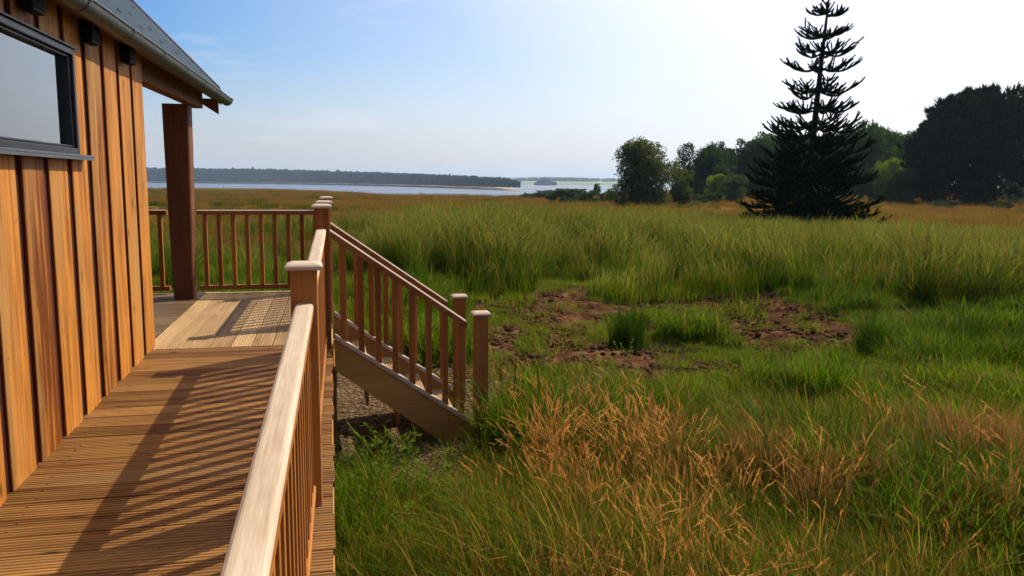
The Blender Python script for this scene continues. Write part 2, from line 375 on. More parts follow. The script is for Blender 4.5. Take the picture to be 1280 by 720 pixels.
M['farwood'] = leafmat('far_conifers', (.007,.018,.012), (.016,.032,.018), .0, rough=1, spec=0, patch=40)
o = forest_strip('spit_forest', spit, 160, 9000, lambda a: float(np.interp(a, [-24,-4,4,8,12,13.3], [24,22.5,14.5,10.5,6.5,2.2])), M['farwood'], -4.2, 2, rise=5)
tag(o, 'long dark pine forest on the far spit across the water', 'forest', kind='stuff')
o = forest_strip('coast_woods', [(12,2750),(18,2550),(24,2550),(38,2800)], 1200, 5200, lambda a: 9+2*math.sin(a*.9), M['farwood'], 2, 5, w=.9, rise=12, gap=lambda a: math.sin(a*7)+math.sin(a*17)>.9)
tag(o, 'hazy blue woods on the low coast beyond the bay', 'forest', kind='stuff')
o = forest_strip('islet_trees', [(14.3,1900),(15.8,1950)], 60, 160, lambda a: float(np.interp(a,[14.3,15,15.8],[7,15,8])), M['farwood'], -7.1, 9, w=.5)
tag(o, 'small hazy clump of trees past the tip of the spit', 'forest', kind='stuff')

# ------------------------------------------------------------------ decking
RAMP = .035
def ramp_z(y): return DECK - RAMP*max(0.0, 5.9-y)
def board_profile(w, n, depth=.0035):
    """ridged top of a decking board across its width: n grooves"""
    pts = [(0,-depth)]; p = w/n
    for i in range(n):
        a = i*p; pts += [(a+p*.16,-depth*.05),(a+p*.62,-depth*.05),(a+p*.74,-depth),(a+p*.98,-depth)]
    return pts
walk = empty('timber_walkway', (-.65, 5.9, DECK))
tag(walk, 'raised timber walkway and landing of grooved deck boards beside the cabin', 'decking')
def deck_mesh(name, m, lo, hi, along, bw, grooves, zf, gap=.005, th=.028):
    mb = MB(); a0, a1 = lo; b0, b1 = hi            # b = across the boards, a = along them
    b = b0
    while b < b1-.02:
        w = min(bw, b1-b)-gap; prof = board_profile(w, grooves) if grooves else [(0,-.003),(.003,0),(w-.003,0),(w,-.003)]
        tone = random.random(); s = len(mb.v); j = random.uniform(-.0015,.0015)
        e0, e1 = a0+random.uniform(-.006,.006), a1+random.uniform(-.006,.006)
        ring = [(0,-th)]+prof+[(w,-th)]
        for e in (e0, e1):
            for (u, dz) in ring:
                x, y = (e, b+u) if along == 'X' else (b+u, e)
                mb.v.append((x, y, zf(y)+dz+j))
        k = len(ring)
        for i in range(k): mb.face([s+i, s+(i+1)%k, s+k+(i+1)%k, s+k+i], tone)
        mb.face([s+i for i in range(k)], tone); mb.face([s+k+i for i in range(k)][::-1], tone)
        b += bw
    if grooves and along == 'X':
        b = b0
        while b < b1-.05:
            for xs_ in (-1.17,-.62,-.10):
                for u in (.035,.112):
                    cx, cy = xs_+random.uniform(-.012,.012), b+u+random.uniform(-.006,.006); s = len(mb.v)
                    for k in range(8): mb.v.append((cx+.0045*math.cos(k*.785), cy+.0045*math.sin(k*.785), zf(cy)+.0018))
                    mb.face(list(range(s,s+8)), .5, 1)
            b += bw
        m = [m, M['nail']]
    o = mb.build(name, m); o.parent = walk; o.matrix_parent_inverse = Matrix.Translation(-walk.location); return o
def adopt(o, parent):
    o.parent = parent; o.matrix_parent_inverse = Matrix.Translation(-Vector(parent.location)); return o
tag(deck_mesh('ramp_decking', M['ramp'], (-1.60,-.012), (-1.6,5.86), 'X', .150, 7, ramp_z), 'brown ridged boards laid across the sloping ramp')
tag(deck_mesh('landing_decking', M['land'], (5.865,8.80), (-1.29,.0), 'Y', .1435, 7, lambda y: DECK), 'pale grooved boards running towards the back railing')
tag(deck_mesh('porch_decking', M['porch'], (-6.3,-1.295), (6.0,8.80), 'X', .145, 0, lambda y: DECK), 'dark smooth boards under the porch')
mb = MB()
mb.beam((-.035,-1.6,ramp_z(-1.6)-.125),(-.035,5.86,DECK-.125), .045, .18)
mb.beam((-1.2,-1.6,ramp_z(-1.6)-.125),(-1.2,5.86,DECK-.125), .045, .18)
mb.beam((-.035,5.87,DECK-.125),(-.035,8.78,DECK-.125), .045, .18); mb.beam((-6.3,8.75,DECK-.125),(-.06,8.75,DECK-.125), .045, .18)
for y in (0,1.5,3,4.5): mb.box((-1.17,y,ramp_z(y)-.21),(-.06,y+.045,ramp_z(y)-.05))
adopt(mb.build('deck_joists', M['string']), walk)
for (x, y) in [(-.085,.3),(-.085,2.2),(-.03,5.98),(-.03,7.1),(-.08,8.68),(-1.2,2.2),(-1.2,8.68),(-3.6,8.68),(-6.1,8.68)]:
    mb = MB(); mb.box((x-.045,y-.045,-.2),(x+.045,y+.045,ramp_z(y)-.216), ch=.004); adopt(mb.build('support_post', M['string']), walk)

# ------------------------------------------------------------------ balustrades
XR = lambda y: -.150+.0138*y            # centre line of the side railing
def rail_z(y): return E+np.interp(y, [-1.7, 1.14, 3.12, 5.74, 8.7], [-.70,-.563,-.467,-.338,-.318])
def newel(parent, x, y, z0, ztop, w=.10, capw=.138, label=None):
    mb = MB(); mb.box((x-w/2,y-w/2,z0),(x+w/2,y+w/2,ztop-.028), ch=.006)
    o = adopt(mb.build('newel_post', M['rail'] if z0 > .2 else M['rail']), parent)
    if label: o['label'] = label
    # cap: a flat tile with a chamfered top
    h = capw/2; c = MB(); b = 0; t = random.random()
    rings = [(h-.012,ztop-.0275),(h,ztop-.022),(h,ztop-.012),(h-.006,ztop-.006),(h-.02,ztop),(h-.03,ztop+.002)]
    for (r, z) in rings: c.v += [(x-r,y-r,z),(x+r,y-r,z),(x+r,y+r,z),(x-r,y+r,z)]
    for i in range(len(rings)-1):
        for k in range(4): c.face([i*4+k, i*4+(k+1)%4, (i+1)*4+(k+1)%4, (i+1)*4+k], t)
    c.face([3,2,1,0], t); n = (len(rings)-1)*4; c.face([n,n+1,n+2,n+3], t)
    co = c.build('post_cap', M['rail_top_x']); co.parent = o; co.matrix_parent_inverse = o.matrix_world.inverted() if False else Matrix.Translation(-Vector(parent.location))
    co.matrix_parent_inverse = Matrix.Identity(4)
    return o
def handrail_mesh(name, p, q, w, h, m_top, m_side, parent):
    """rounded handrail: top surface bleached, sides and underside red-brown; runs from p to q"""
    p = Vector(p); q = Vector(q); d = q-p; side = Vector((-d.y, d.x, 0)).normalized(); mb = MB(); t = random.random()
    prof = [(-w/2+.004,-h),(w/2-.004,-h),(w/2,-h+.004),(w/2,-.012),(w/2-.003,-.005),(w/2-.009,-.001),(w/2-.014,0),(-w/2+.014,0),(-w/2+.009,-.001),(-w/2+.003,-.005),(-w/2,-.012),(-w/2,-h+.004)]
    seg = 24; k = len(prof)
    for i in range(seg+1):
        e = p+d*(i/seg)
        for a, c in prof: mb.v.append(tuple(e+side*a+Vector((0,0,c))))
    for s in range(seg):
        for i in range(k):
            top = 1 if 3 <= i <= 9 else 0
            mb.face([s*k+i, s*k+(i+1)%k, (s+1)*k+(i+1)%k, (s+1)*k+i], t, top)
    mb.face(list(range(k)), t, 0); mb.face([seg*k+i for i in range(k)][::-1], t, 0)
    return adopt(mb.build(name, [m_side, m_top]), parent)
def baluster(parent, x, y, z0, z1, w=.041):
    mb = MB(); mb.box((x-w/2,y-w/2,z0),(x+w/2,y+w/2,z1), ch=.004); return adopt(mb.build('baluster', M['rail']), parent)

Y1, Y2, Y3, Y4 = 3.16, 5.76, 6.79, 8.70
bal = empty('side_balustrade', (XR(3), 3.0, ramp_z(3)))
tag(bal, 'timber balustrade with pale handrail along the outer edge of the sloping ramp', 'railing')
CT = lambda y: E+np.interp(y, [-1.6,.55,3.14,5.76,6.8,8.7], [-.54,-.44,-.316,-.170,-.172,-.176])
for y in (-1.5, .52, Y1, Y2):
    newel(bal, XR(y) if y < 5 else -.064, y, ramp_z(y)-.10 if y < 5 else ramp_z(y)-.2, CT(y))
segs = [(-1.45,.47),(.57,Y1-.05),(Y1+.05,Y2-.05)]
for (a, b) in segs:
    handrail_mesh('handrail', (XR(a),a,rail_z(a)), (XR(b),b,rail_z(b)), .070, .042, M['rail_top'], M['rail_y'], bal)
    mb = MB(); mb.beam((XR(a),a,ramp_z(a)+.07),(XR(b),b,ramp_z(b)+.07), .055, .042); adopt(mb.build('bottom_rail', M['rail_y']), bal)
    n = max(2, round((b-a)/.128)); 
    for i in range(n):
        y = a+(b-a)*(i+.5)/n; baluster(bal, XR(y), y, ramp_z(y)+.0895, rail_z(y)-.043)
# landing side + back balustrade
bb = empty('landing_balustrade', (-.05, 8.7, DECK)); tag(bb, 'low timber railing round the back of the landing behind the porch post', 'railing')
newel(bb, -.055, Y3, DECK-.2, CT(Y3)); newel(bb, -.045, Y4, DECK-.2, CT(Y4))
newel(bb, -6.1, 8.72, DECK-.2, CT(Y4)); newel(bb, -3.4, 8.72, DECK-.2, CT(Y4))
zr = E-.318
for (p, q) in [((-.055,Y3+.05),(-.045,Y4-.05)), ((-.095,8.72),(-1.335,8.72)), ((-1.625,8.72),(-3.35,8.72)), ((-3.45,8.72),(-6.05,8.72))]:
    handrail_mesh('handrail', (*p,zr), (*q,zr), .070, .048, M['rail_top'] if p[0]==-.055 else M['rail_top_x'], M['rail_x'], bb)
    mb = MB(); mb.beam((*p,DECK+.06),(*q,DECK+.06), .055, .045); adopt(mb.build('bottom_rail', M['rail_x']), bb)
    L_ = math.hypot(q[0]-p[0], q[1]-p[1]); n = round(L_/.138)
    for i in range(n):
        t = (i+.5)/n; baluster(bb, p[0]+(q[0]-p[0])*t, p[1]+(q[1]-p[1])*t, DECK+.083, zr-.049)

# ------------------------------------------------------------------ stairs
st = empty('timber_staircase', (.5, 6.27, 0)); tag(st, 'short timber staircase with sloping handrails going down to the grass', 'stairs')
SL = .695
for k, (ys, lab) in enumerate([(5.76,'near'),(6.78,'far')]):
    # stringer with vertical top cut and level foot
    mb = MB(); x0, x1 = .005, 1.06; zt0 = E-1.128; hgt = .225
    top = lambda x: zt0-(x-x0)*SL
    poly = [(x0,top(x0)),(x1,top(x1)),(x1,max(.0,top(x1)-.1)),(x1-.02,-.03),(x1-.22,-.03),(x0,top(x0)-hgt)]
    b = 0
    for yy in (ys-.022, ys+.022):
        for (x, z) in poly: mb.v.append((x, yy, z))
    n = len(poly); t = random.random()
    for i in range(n): mb.face([i,(i+1)%n,n+(i+1)%n,n+i], t)
    mb.face(list(range(n)), t); mb.face([n+i for i in range(n)][::-1], t)
    adopt(mb.build('stringer', M['string']), st)
    # bottom rail on the stringer
    mb = MB(); mb.beam((.012,ys,top(.012)+.021),(.985,ys,top(.985)+.021), .062, .036)
    adopt(mb.build('bottom_rail', M['rail_top_x']), st)
    hz0 = E-.352; hz = lambda x: hz0-x*.700
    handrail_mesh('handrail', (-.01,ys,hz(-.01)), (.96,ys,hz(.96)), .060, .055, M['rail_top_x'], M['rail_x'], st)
    for i in range(8):
        x = .075+.121*i; baluster(st, x, ys, top(x)+.024, hz(x)-.052, .043)
    newel(st, 1.068, ys, -.15, E-.958 if k == 0 else E-.975)
for i in range(4):
    z = DECK-.154*(i+1); x = .02+.225*i; mb = MB()
    for j in range(2):
        xa = x+j*.118; w = .112; pr = board_profile(w, 5); s = len(mb.v); t = random.random(); ring = [(0,-.028)]+pr+[(w,-.028)]
        for yy in (5.785, 6.755):
            for (u, dz) in ring: mb.v.append((xa+u, yy, z+dz))
        q = len(ring)
        for a in range(q): mb.face([s+a, s+(a+1)%q, s+q+(a+1)%q, s+q+a], t)
        mb.face([s+a for a in range(q)], t); mb.face([s+q+a for a in range(q)][::-1], t)
    adopt(mb.build('tread', M['land']), st)
    mb = MB(); mb.box((x-.022,5.785,z-.154+.004),(x-.002,6.755,z-.0)) ; adopt(mb.build('riser', M['string']), st)

# ------------------------------------------------------------------ cabin (local frame: origin at the wall's far corner, y along the wall)
cab = empty('timber_cabin', (-1.247, 5.985, DECK), -R_(1.0))
tag(cab, 'timber cabin clad in orange vertical boards with a steep grey metal roof', 'cabin')
WL = -8.5; WW = -5.4; EZ = 2.02; PIT = math.tan(R_(46.0))
WIN = (-3.9, -1.43, 1.295, 1.82)
def wall_boards():
    """board on board: recessed boards first, raised boards over the joints (material 1 = their side edges in a redder tone)"""
    mb = MB(); P = .322; rw = .250; y = -.165; bot = -.30
    # recessed backing with the window cut out
    def rec(y0, y1, z0, z1, t): mb.box((-.03,y0,z0),(-.002,y1,z1), t, m=2)
    ys = []
    yy = .0
    while yy > WL: ys.append(yy); yy -= P
    for a in ys:
        y1 = a; y0 = max(WL, a-P); t = random.random()
        if y1 <= WIN[0] or y0 >= WIN[1]: rec(y0, y1, bot, EZ+.05, t)
        else:
            rec(y0, y1, bot, WIN[2]-.0, t); rec(y0, y1, WIN[3], EZ+.05, t)
            if y1 > WIN[1]: rec(WIN[1], y1, WIN[2], WIN[3], t)
            if y0 < WIN[0]: rec(y0, WIN[0], WIN[2], WIN[3], t)
    k = 0
    starts = [-.255]
    while starts[-1] > WL+P: starts.append(starts[-1]-P*random.uniform(.985,1.015))
    for s0 in starts:
        y0, y1 = s0+random.uniform(-.006,.006), s0+rw+random.uniform(-.008,.008); t = random.random(); x1 = .013+random.uniform(-.002,.003)
        if s0 == -.255: y1 = .0
        segs_ = [(bot, EZ+.03)]
        if y1 > WIN[0]-.02 and y0 < WIN[1]+.02: 
            if y1 > WIN[1]+.07 and y0 < WIN[1]+.02: pass
            segs_ = [(bot, WIN[2]-.012), (WIN[3]+.012, EZ+.03)]
        for (a, b) in segs_:
            s = len(mb.v); c = .003
            ring = [(.0,y0),(x1-c,y0),(x1,y0+c),(x1,y1-c),(x1-c,y1),(.0,y1)]
            for z in (a, b):
                for (x, q) in ring: mb.v.append((x, q, z))
            n = len(ring)
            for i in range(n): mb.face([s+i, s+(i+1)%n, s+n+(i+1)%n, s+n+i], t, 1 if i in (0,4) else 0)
            mb.face([s+i for i in range(n)], t); mb.face([s+n+i for i in range(n)][::-1], t)
        if len(segs_) == 2 and y1 > WIN[1] and y0 < WIN[1]: # part of the board beside the window
            mb.box((.0, WIN[1]+.012, WIN[2]-.012),(x1, y1, WIN[3]+.012), t)
    for s0 in starts:
        for zz in (-.1,.45,1.0,1.55,1.9):
            for yy in (s0+.035, s0+rw-.035):
                if yy > -.02 or (WIN[0] < yy < WIN[1]+.02 and WIN[2]-.03 < zz < WIN[3]+.03): continue
                b = len(mb.v); z_ = zz+random.uniform(-.02,.02); y_ = yy+random.uniform(-.01,.01)
                for k in range(6): mb.v.append((.0168, y_+.0045*math.cos(k*1.047), z_+.0045*math.sin(k*1.047)))
                mb.face(list(range(b,b+6)), .5, 3)
    return mb.build('clad_wall', [M['clad'], M['clad_side'], M['clad_gap'], M['nail']], cab)
wl = wall_boards()
mb = MB(); mb.box((-.16,WL,-.3),(-.032,WIN[0],EZ)); mb.box((-.16,WIN[1],-.3),(-.032,-.03,EZ)); mb.box((-.16,WIN[0],-.3),(-.032,WIN[1],WIN[2])); mb.box((-.16,WIN[0],WIN[3]),(-.032,WIN[1],EZ))
mb.build('wall_core', M['inner'], cab)
# gable and back walls: vertical boards up into the gable
mb = MB(); x = -.002
while x > WW:
    x2 = max(WW, x-.16); zt = lambda u: EZ-.08+min(-u, u-WW if False else (u-WW))*PIT*1.0
    for yy, th in ((-.028, .026), (WL-.03, .026)):
        s = len(mb.v); t = random.random()
        for y_ in (yy, yy+th):
            mb.v += [(x2+.004,y_,-.3),(x,y_,-.3),(x,y_,zt(x)),(x2+.004,y_,zt(x2))]
        for q in ((0,1,2,3),(7,6,5,4),(0,4,5,1),(1,5,6,2),(2,6,7,3),(3,7,4,0)): mb.face([s+i for i in q], t)
    x = x2
mb.build('gable_cladding', M['clad'], cab)
mb = MB(); mb.box((WW-.03,WL,-.3),(WW,0,EZ)); mb.build('rear_wall', M['clad'], cab)
# window
fr = MB(); y0, y1, z0, z1 = WIN
t = .5; fw = .032
fr.box((-.09,y0,z0),(.022,y0+fw,z1),t,.004); fr.box((-.09,y1-fw,z0),(.022,y1,z1),t,.004); fr.box((-.09,y0+fw,z0),(.022,y1-fw,z0+fw),t,.004); fr.box((-.09,y0+fw,z1-fw),(.022,y1-fw,z1),t,.004)
# thin inner sash
sw = .018; a0, a1, b0, b1 = y0+fw+.004, y1-fw-.004, z0+fw+.003, z1-fw-.003
for bx in (((-.07,a0,b0),(.006,a0+sw,b1)),((-.07,a1-sw,b0),(.006,a1,b1)),((-.07,a0+sw,b0),(.006,a1-sw,b0+sw*.6)),((-.07,a0+sw,b1-sw*.6),(.006,a1-sw,b1))): fr.box(*bx, t, .003)
fro = fr.build('window', M['frame'], cab)
g = MB(); g.box((-.028,a0+sw-.004,b0+.012),(-.020,a1-sw+.004,b1-.012),.5); g.build('pane', M['glass'], fro)
g = MB(); g.box((-.075,a0,b0),(-.071,a1-.03,b1-.02),.5); g.build('reflection_sheet', M['reflection_sheet'], fro)  # added pale sheet, stands in for the bright reflection seen in the pane
g = MB(); g.box((-.9,y0-.2,z0-.2),(-.88,y1+.3,z1+.2),.5); g.build('room_lining', M['inner'], fro)
g = MB(); s = 0
g.box((.0,y0-.06,z0-.014),(.066,y1+.075,z0-.002),.5,.002); g.box((.060,y0-.06,z0-.028),(.066,y1+.075,z0-.0145),.5,.001); g.build('sill', M['silver'], fro)
g = MB(); g.box((.0,y0-.01,z1+.001),(.034,y1+.01,z1+.010),.5,.002); g.build('head_flashing', M['frame'], fro)

# roof: two slopes of standing seam sheet with a sparse rows of snow stops
RX = .105; RZ = 2.055; RY = 3.22; RID = WW/2
mb = MB(); hgt = (RX-RID)*PIT
def slope_pt(u, y, side=1, off=0.0):  # u metres down from the ridge horizontally
    x = RID+side*u; z = RZ+hgt-u*PIT
    nx, nz = math.sin(math.atan(PIT))*side, math.cos(math.atan(PIT))
    return (x+nx*off, y, z+nz*off)
U = RX-RID
for side in (1,-1):
    s = len(mb.v)
    for y in (WL-.3, RY):
        for (u, off) in ((0,0),(U,0),(U,-.05),(0,-.05)): mb.v.append(slope_pt(u, y, side, off))
    for q in ((0,1,5,4),(1,2,6,5),(3,7,6,2),(0,3,2,1),(4,5,6,7)): mb.face([s+i for i in q], .5)
    y = WL-.28
    while y < RY:
        s = len(mb.v)
        for yy in (y, y+.018):
            for (u, off) in ((0.0,0.0),(U-.01,0.0),(U-.01,.022),(0.0,.022)): mb.v.append(slope_pt(u, yy, side, off))
        for q in ((0,1,5,4),(1,2,6,5),(3,7,6,2),(0,3,2,1),(4,5,6,7)): mb.face([s+i for i in q], .3)
        y += .30
roof = mb.build('roof', M['roof'], cab)
rs = random.Random(3)
mb = MB(); y = -3.0; r_ = 0
while y < RY-.1:
    for u in ((.16,.62,1.1,1.6) if r_%2 else (.30,.85,1.35,1.9)):
        c = Vector(slope_pt(U-u, y+rs.uniform(-.03,.03), 1, .001)); n = Vector((math.sin(math.atan(PIT)),0,math.cos(math.atan(PIT))))
        mb.tube([c, c+n*.024], [.019,.018], 8, .5)
    y += .30; r_ += 1
mb.build('snow_stop', M['black'], roof)
mb = MB(); mb.beam(slope_pt(-.01,RY+.013,1,-.03), slope_pt(U-.02,RY+.013,1,-.03), .022, .19); mb.beam(slope_pt(-.01,RY+.013,-1,-.03), slope_pt(U-.02,RY+.013,-1,-.03), .022, .19)
mb.build('bargeboard', M['beam'], roof)
# gutter: half-round trough, brackets
gu = MB(); gr_ = .062; gx, gz = .125, 2.018; seg = 14; n0 = 0
ya, yb = WL-.2, RY+.03
for (y, rr) in ((ya,gr_),(yb,gr_),(ya,gr_-.004),(yb,gr_-.004)):
    for i in range(seg+1):
        th = math.pi*(1+i/seg); gu.v.append((gx+rr*math.cos(th), y, gz+rr*math.sin(th)))
k = seg+1
for i in range(seg):
    gu.face([i,i+1,k+i+1,k+i], .5); gu.face([2*k+i,3*k+i,3*k+i+1,2*k+i+1], .5)
    gu.face([k+i,k+i+1,3*k+i+1,3*k+i], .5); 
for y in (ya+.002, yb-.002):
    s = len(gu.v)
    for i in range(seg+1):
        th = math.pi*(1+i/seg); gu.v.append((gx+(gr_-.002)*math.cos(th), y, gz+(gr_-.002)*math.sin(th)))
    gu.face([s+i for i in range(seg+1)], .5)
gut = gu.build('gutter', M['zinc'], cab)
gb = MB(); gb.tube([(gx+gr_+.002,ya,gz+.002),(gx+gr_+.002,yb,gz+.002)], .0065, 8, .5); gb.build('rolled_lip', M['zinc'], gut)
y = -6.6
while y < RY:
    b_ = MB(); 
    for w in (-.014,.014):
        for i in range(13):
            th = math.pi*(1+i/12); b_.v.append((gx+(gr_+.004)*math.cos(th), y+w, gz+(gr_+.004)*math.sin(th)))
    for i in range(12): b_.face([i,i+1,13+i+1,13+i], .5)
    b_.box((gx+gr_-.002,y-.014,gz-.012),(gx+gr_+.009,y+.014,gz+.012),.5,.002)
    b_.build('gutter_bracket', M['zinc'], gut); y += .815
# soffit board, dark blocks between the boards under the eave, rafters over the porch
mb = MB(); mb.box((.032,WL,EZ-.005),(.085,RY-.02,EZ+.02)); mb.box((.03,WL,EZ-.03),(.052,RY-.02,EZ-.0055)); mb.build('fascia', M['beam'], cab)
for y in (-7.6,-6.85,-6.1,-5.35,-4.55,-3.8,-2.95,-2.08,-1.27,-.52):
    mb = MB(); mb.box((.029,y-.075,1.875),(.088,y+.075,1.985), .5, .012); mb.build('eaves_block', M['black'], cab)
mb = MB(); mb.beam((-.10,.0,1.965),(-.10,RY-.42,1.985), .10, .20); mb.build('eaves_beam', M['beam'], cab)
mb = MB(); mb.beam((WW+.145,.0,1.955),(WW+.145,RY-.25,1.955), .10, .19); mb.build('eaves_beam', M['beam'], cab)
for y in (.35,.85,1.35,1.85,2.35,2.85,3.26):
    mb = MB(); mb.beam((RID,y,slope_pt(0,y,1,-.05)[2]-.09),(RX-.04,y,slope_pt(U-.04,y,1,-.05)[2]-.035), .045, .11)
    mb.build('rafter', M['beam'], cab)
    mb = MB(); mb.beam((RID,y,slope_pt(0,y,1,-.05)[2]-.09),(WW-.06,y,slope_pt(U-.04,y,1,-.05)[2]-.035), .045, .11)
    mb.build('rafter', M['beam'], cab)
mb = MB(); mb.v = [(.06,RY-.16,2.01),(-.19,RY-.16,2.01),(.06,RY-.16,1.85),(.06,RY-.115,2.01),(-.19,RY-.115,2.01),(.06,RY-.115,1.85)]
for q in ((0,1,2),(5,4,3),(0,3,4,1),(1,4,5,2),(2,5,3,0)): mb.face(list(q), .4)
mb.build('eaves_return', M['beam'], cab)
def porch_post(x):
    mb = MB(); t = .4; rows = [(0,.092,.095),(.5,.100,.10),(1.1,.110,.105),(1.5,.115,.108),(1.885,.118,.11)]
    for (z, a, b) in rows:
        c = .012
        mb.v += [(x-a+c,2.42-b,z),(x+a-c,2.42-b,z),(x+a,2.42-b+c,z),(x+a,2.42+b-c,z),(x+a-c,2.42+b,z),(x-a+c,2.42+b,z),(x-a,2.42+b-c,z),(x-a,2.42-b+c,z)]
    for i in range(len(rows)-1):
        for k in range(8): mb.face([i*8+k, i*8+(k+1)%8, (i+1)*8+(k+1)%8, (i+1)*8+k], t)
    mb.face(list(range(8))[::-1], t); n = (len(rows)-1)*8; mb.face([n+k for k in range(8)], t)
    mb.build('porch_post', M['post'], cab)
porch_post(-.225); porch_post(WW+.225)

# ------------------------------------------------------------------ foliage generators
def np_mesh(name, V, F, tone, mats, midx=None, smooth=False):
    me = bpy.data.meshes.new(name); V = np.asarray(V, np.float32); F = np.asarray(F, np.int32)
    n, k = F.shape
    me.vertices.add(len(V)); me.vertices.foreach_set('co', V.ravel())
    me.loops.add(n*k); me.loops.foreach_set('vertex_index', F.ravel())
    me.polygons.add(n); me.polygons.foreach_set('loop_start', np.arange(0, n*k, k, dtype=np.int32)); 
    me.update(calc_edges=True)
    for m in mats: me.materials.append(m)
    if midx is not None: me.polygons.foreach_set('material_index', np.asarray(midx, np.int32))
    me.attributes.new('tone', 'FLOAT', 'FACE').data.foreach_set('value', np.asarray(tone, np.float32))
    me.validate(); me.update(); return me

class Tuft:
    def __init__(s, seed): s.r = random.Random(seed); s.V = []; s.F = []; s.T = []; s.Mi = []
    def blade(s, base, az, h, lean, w, m=0, seg=4, droop=1.0, taper=1.0):
        r = s.r; ca, sa = math.cos(az), math.sin(az); b = len(s.V); t = r.random(); tw = r.uniform(-1, 1); ps = []
        for i in range(seg+1):
            u = i/seg; out = lean*h*(u**1.7)*droop; z = h*(u-.35*lean*u*u*u)
            x = base[0]+ca*out; y = base[1]+sa*out; ww = w*(1-u**1.5*taper)*.5+.0003
            a2 = az+math.pi/2+tw*u*.8
            s.V.append((x-math.cos(a2)*ww, y-math.sin(a2)*ww, base[2]+z)); s.V.append((x+math.cos(a2)*ww, y+math.sin(a2)*ww, base[2]+z)); ps.append((x,y,base[2]+z))
        for i in range(seg): s.F.append((b+2*i, b+2*i+1, b+2*i+3, b+2*i+2)); s.T.append(t); s.Mi.append(m)
        return ps
    def leafq(s, c, d, ln, w, m, t=None):
        d = Vector(d).normalized(); sd = d.cross(Vector((s.r.uniform(-1,1), s.r.uniform(-1,1), s.r.uniform(-1,1)))).normalized()
        c = Vector(c); b = len(s.V)
        for p in (c, c+d*ln*.5+sd*w*.5, c+d*ln, c+d*ln*.5-sd*w*.5): s.V.append(tuple(p))
        s.F.append((b,b+1,b+2,b+3)); s.T.append(s.r.random() if t is None else t); s.Mi.append(m)
    def head(s, ps, start, n, ln, w, spread, m):
        """seed head along the last part of a stem"""
        P = [Vector(p) for p in ps]
        for i in range(n):
            u = start+(1-start)*(i/n); f = u*(len(P)-1); k = min(int(f), len(P)-2); c = P[k].lerp(P[k+1], f-k); d = (P[k+1]-P[k]).normalized()
            side = Vector((s.r.uniform(-1,1), s.r.uniform(-1,1), s.r.uniform(-1,1)))
            env = math.sin(math.pi*min(1, (i/n)*.85+.12))
            s.leafq(c+side*spread*env*.3, d+side*spread*8*env, ln*(.6+.6*env), w, m)
    def mesh(s, name, mats): return np_mesh(name, s.V, s.F, s.T, mats, s.Mi)

def disc(r, rad): a = r.uniform(0, 6.283); q = rad*math.sqrt(r.random()); return (q*math.cos(a), q*math.sin(a), -.02)
def t_short(seed, h=.14, n=130, rad=.27):
    T = Tuft(seed); r = T.r
    for i in range(n): T.blade(disc(r, rad), r.uniform(0,6.28), h*r.uniform(.4,1.2), r.uniform(.2,1.1), r.uniform(.004,.008), 0 if r.random()<.86 else 1, 3)
    return T.mesh('short_tuft', [M['g_short'], M['g_straw']])
def t_lush(seed, h=.38, n=60, rad=.17):
    T = Tuft(seed); r = T.r; wind = r.uniform(0,6.28)
    for i in range(n): T.blade(disc(r, rad), r.uniform(0,6.28) if r.random()<.5 else wind+r.gauss(0,.5), h*r.uniform(.45,1.15), r.uniform(.2,1.0), r.uniform(.005,.010), 0 if r.random()<.93 else 1, 4)
    return T.mesh('lush_tuft', [M['g_lush'], M['g_straw']])
def t_long(seed, h=.62, n=46, rad=.16, straw=.12):
    T = Tuft(seed); r = T.r; wind = r.uniform(2.4,4.2)
    for i in range(n):
        dry = r.random() < straw; T.blade(disc(r, rad), wind+r.gauss(0,1.0), h*r.uniform(.4,1.15), r.uniform(.15,.95)*(1.5 if r.random()<.15 else 1), r.choice((.003,.005,.007,.012)), 1 if dry else 0, 5)
    return T.mesh('long_tuft', [M['g_green'], M['g_straw']])
def t_seed(seed, h=.85, n=9, rad=.13, m='seed_tan'):
    T = Tuft(seed); r = T.r
    for i in range(n):
        b = disc(r, rad); ps = T.blade(b, 2.6+r.gauss(0,1.0) if r.random()<.7 else r.uniform(0,6.28), h*r.uniform(.65,1.12), r.uniform(.12,.65), .0036, 1, 9, taper=.5)
        T.head(ps, .80+r.uniform(-.05,.06), 48, .018, .0050, .014, 2)
    for i in range(12): T.blade(disc(r, rad), r.uniform(0,6.28), h*.6*r.uniform(.4,1.1), r.uniform(.2,.9), .006, 0, 4)
    return T.mesh('seed_tuft', [M['g_green'], M['g_straw'], M[m]])
def sq(r, h): return (r.uniform(-h,h), r.uniform(-h,h), -.03)
def t_tall(seed, h=1.15, n=95, rad=.62, m='seed_pale', nb=250, g='g_green'):
    """a patch of tall grass about 1.2 m across, made of several plants"""
    T = Tuft(seed); r = T.r; cs = [(r.uniform(-rad,rad), r.uniform(-rad,rad), r.uniform(.65,1.1)) for _ in range(9)]
    def spot():
        c = r.choice(cs); return (c[0]+r.gauss(0,.13), c[1]+r.gauss(0,.13), -.03), c[2]
    for i in range(n):
        b, k = spot(); ps = T.blade(b, r.gauss(.6,1.3), h*k*r.uniform(.65,1.12), r.uniform(.05,.42), .007, 0 if r.random()<.6 else 1, 5, taper=.6)
        if r.random() < .55: T.head(ps, .72, 14, .042, .0075, .024, 2)
    for i in range(nb):
        b, k = spot(); T.blade(b, r.uniform(0,6.28), h*k*.78*r.uniform(.35,1.1), r.uniform(.1,.75), r.uniform(.009,.017), 0, 3)
    return T.mesh('tall_tuft', [M[g], M['g_straw'], M[m]])
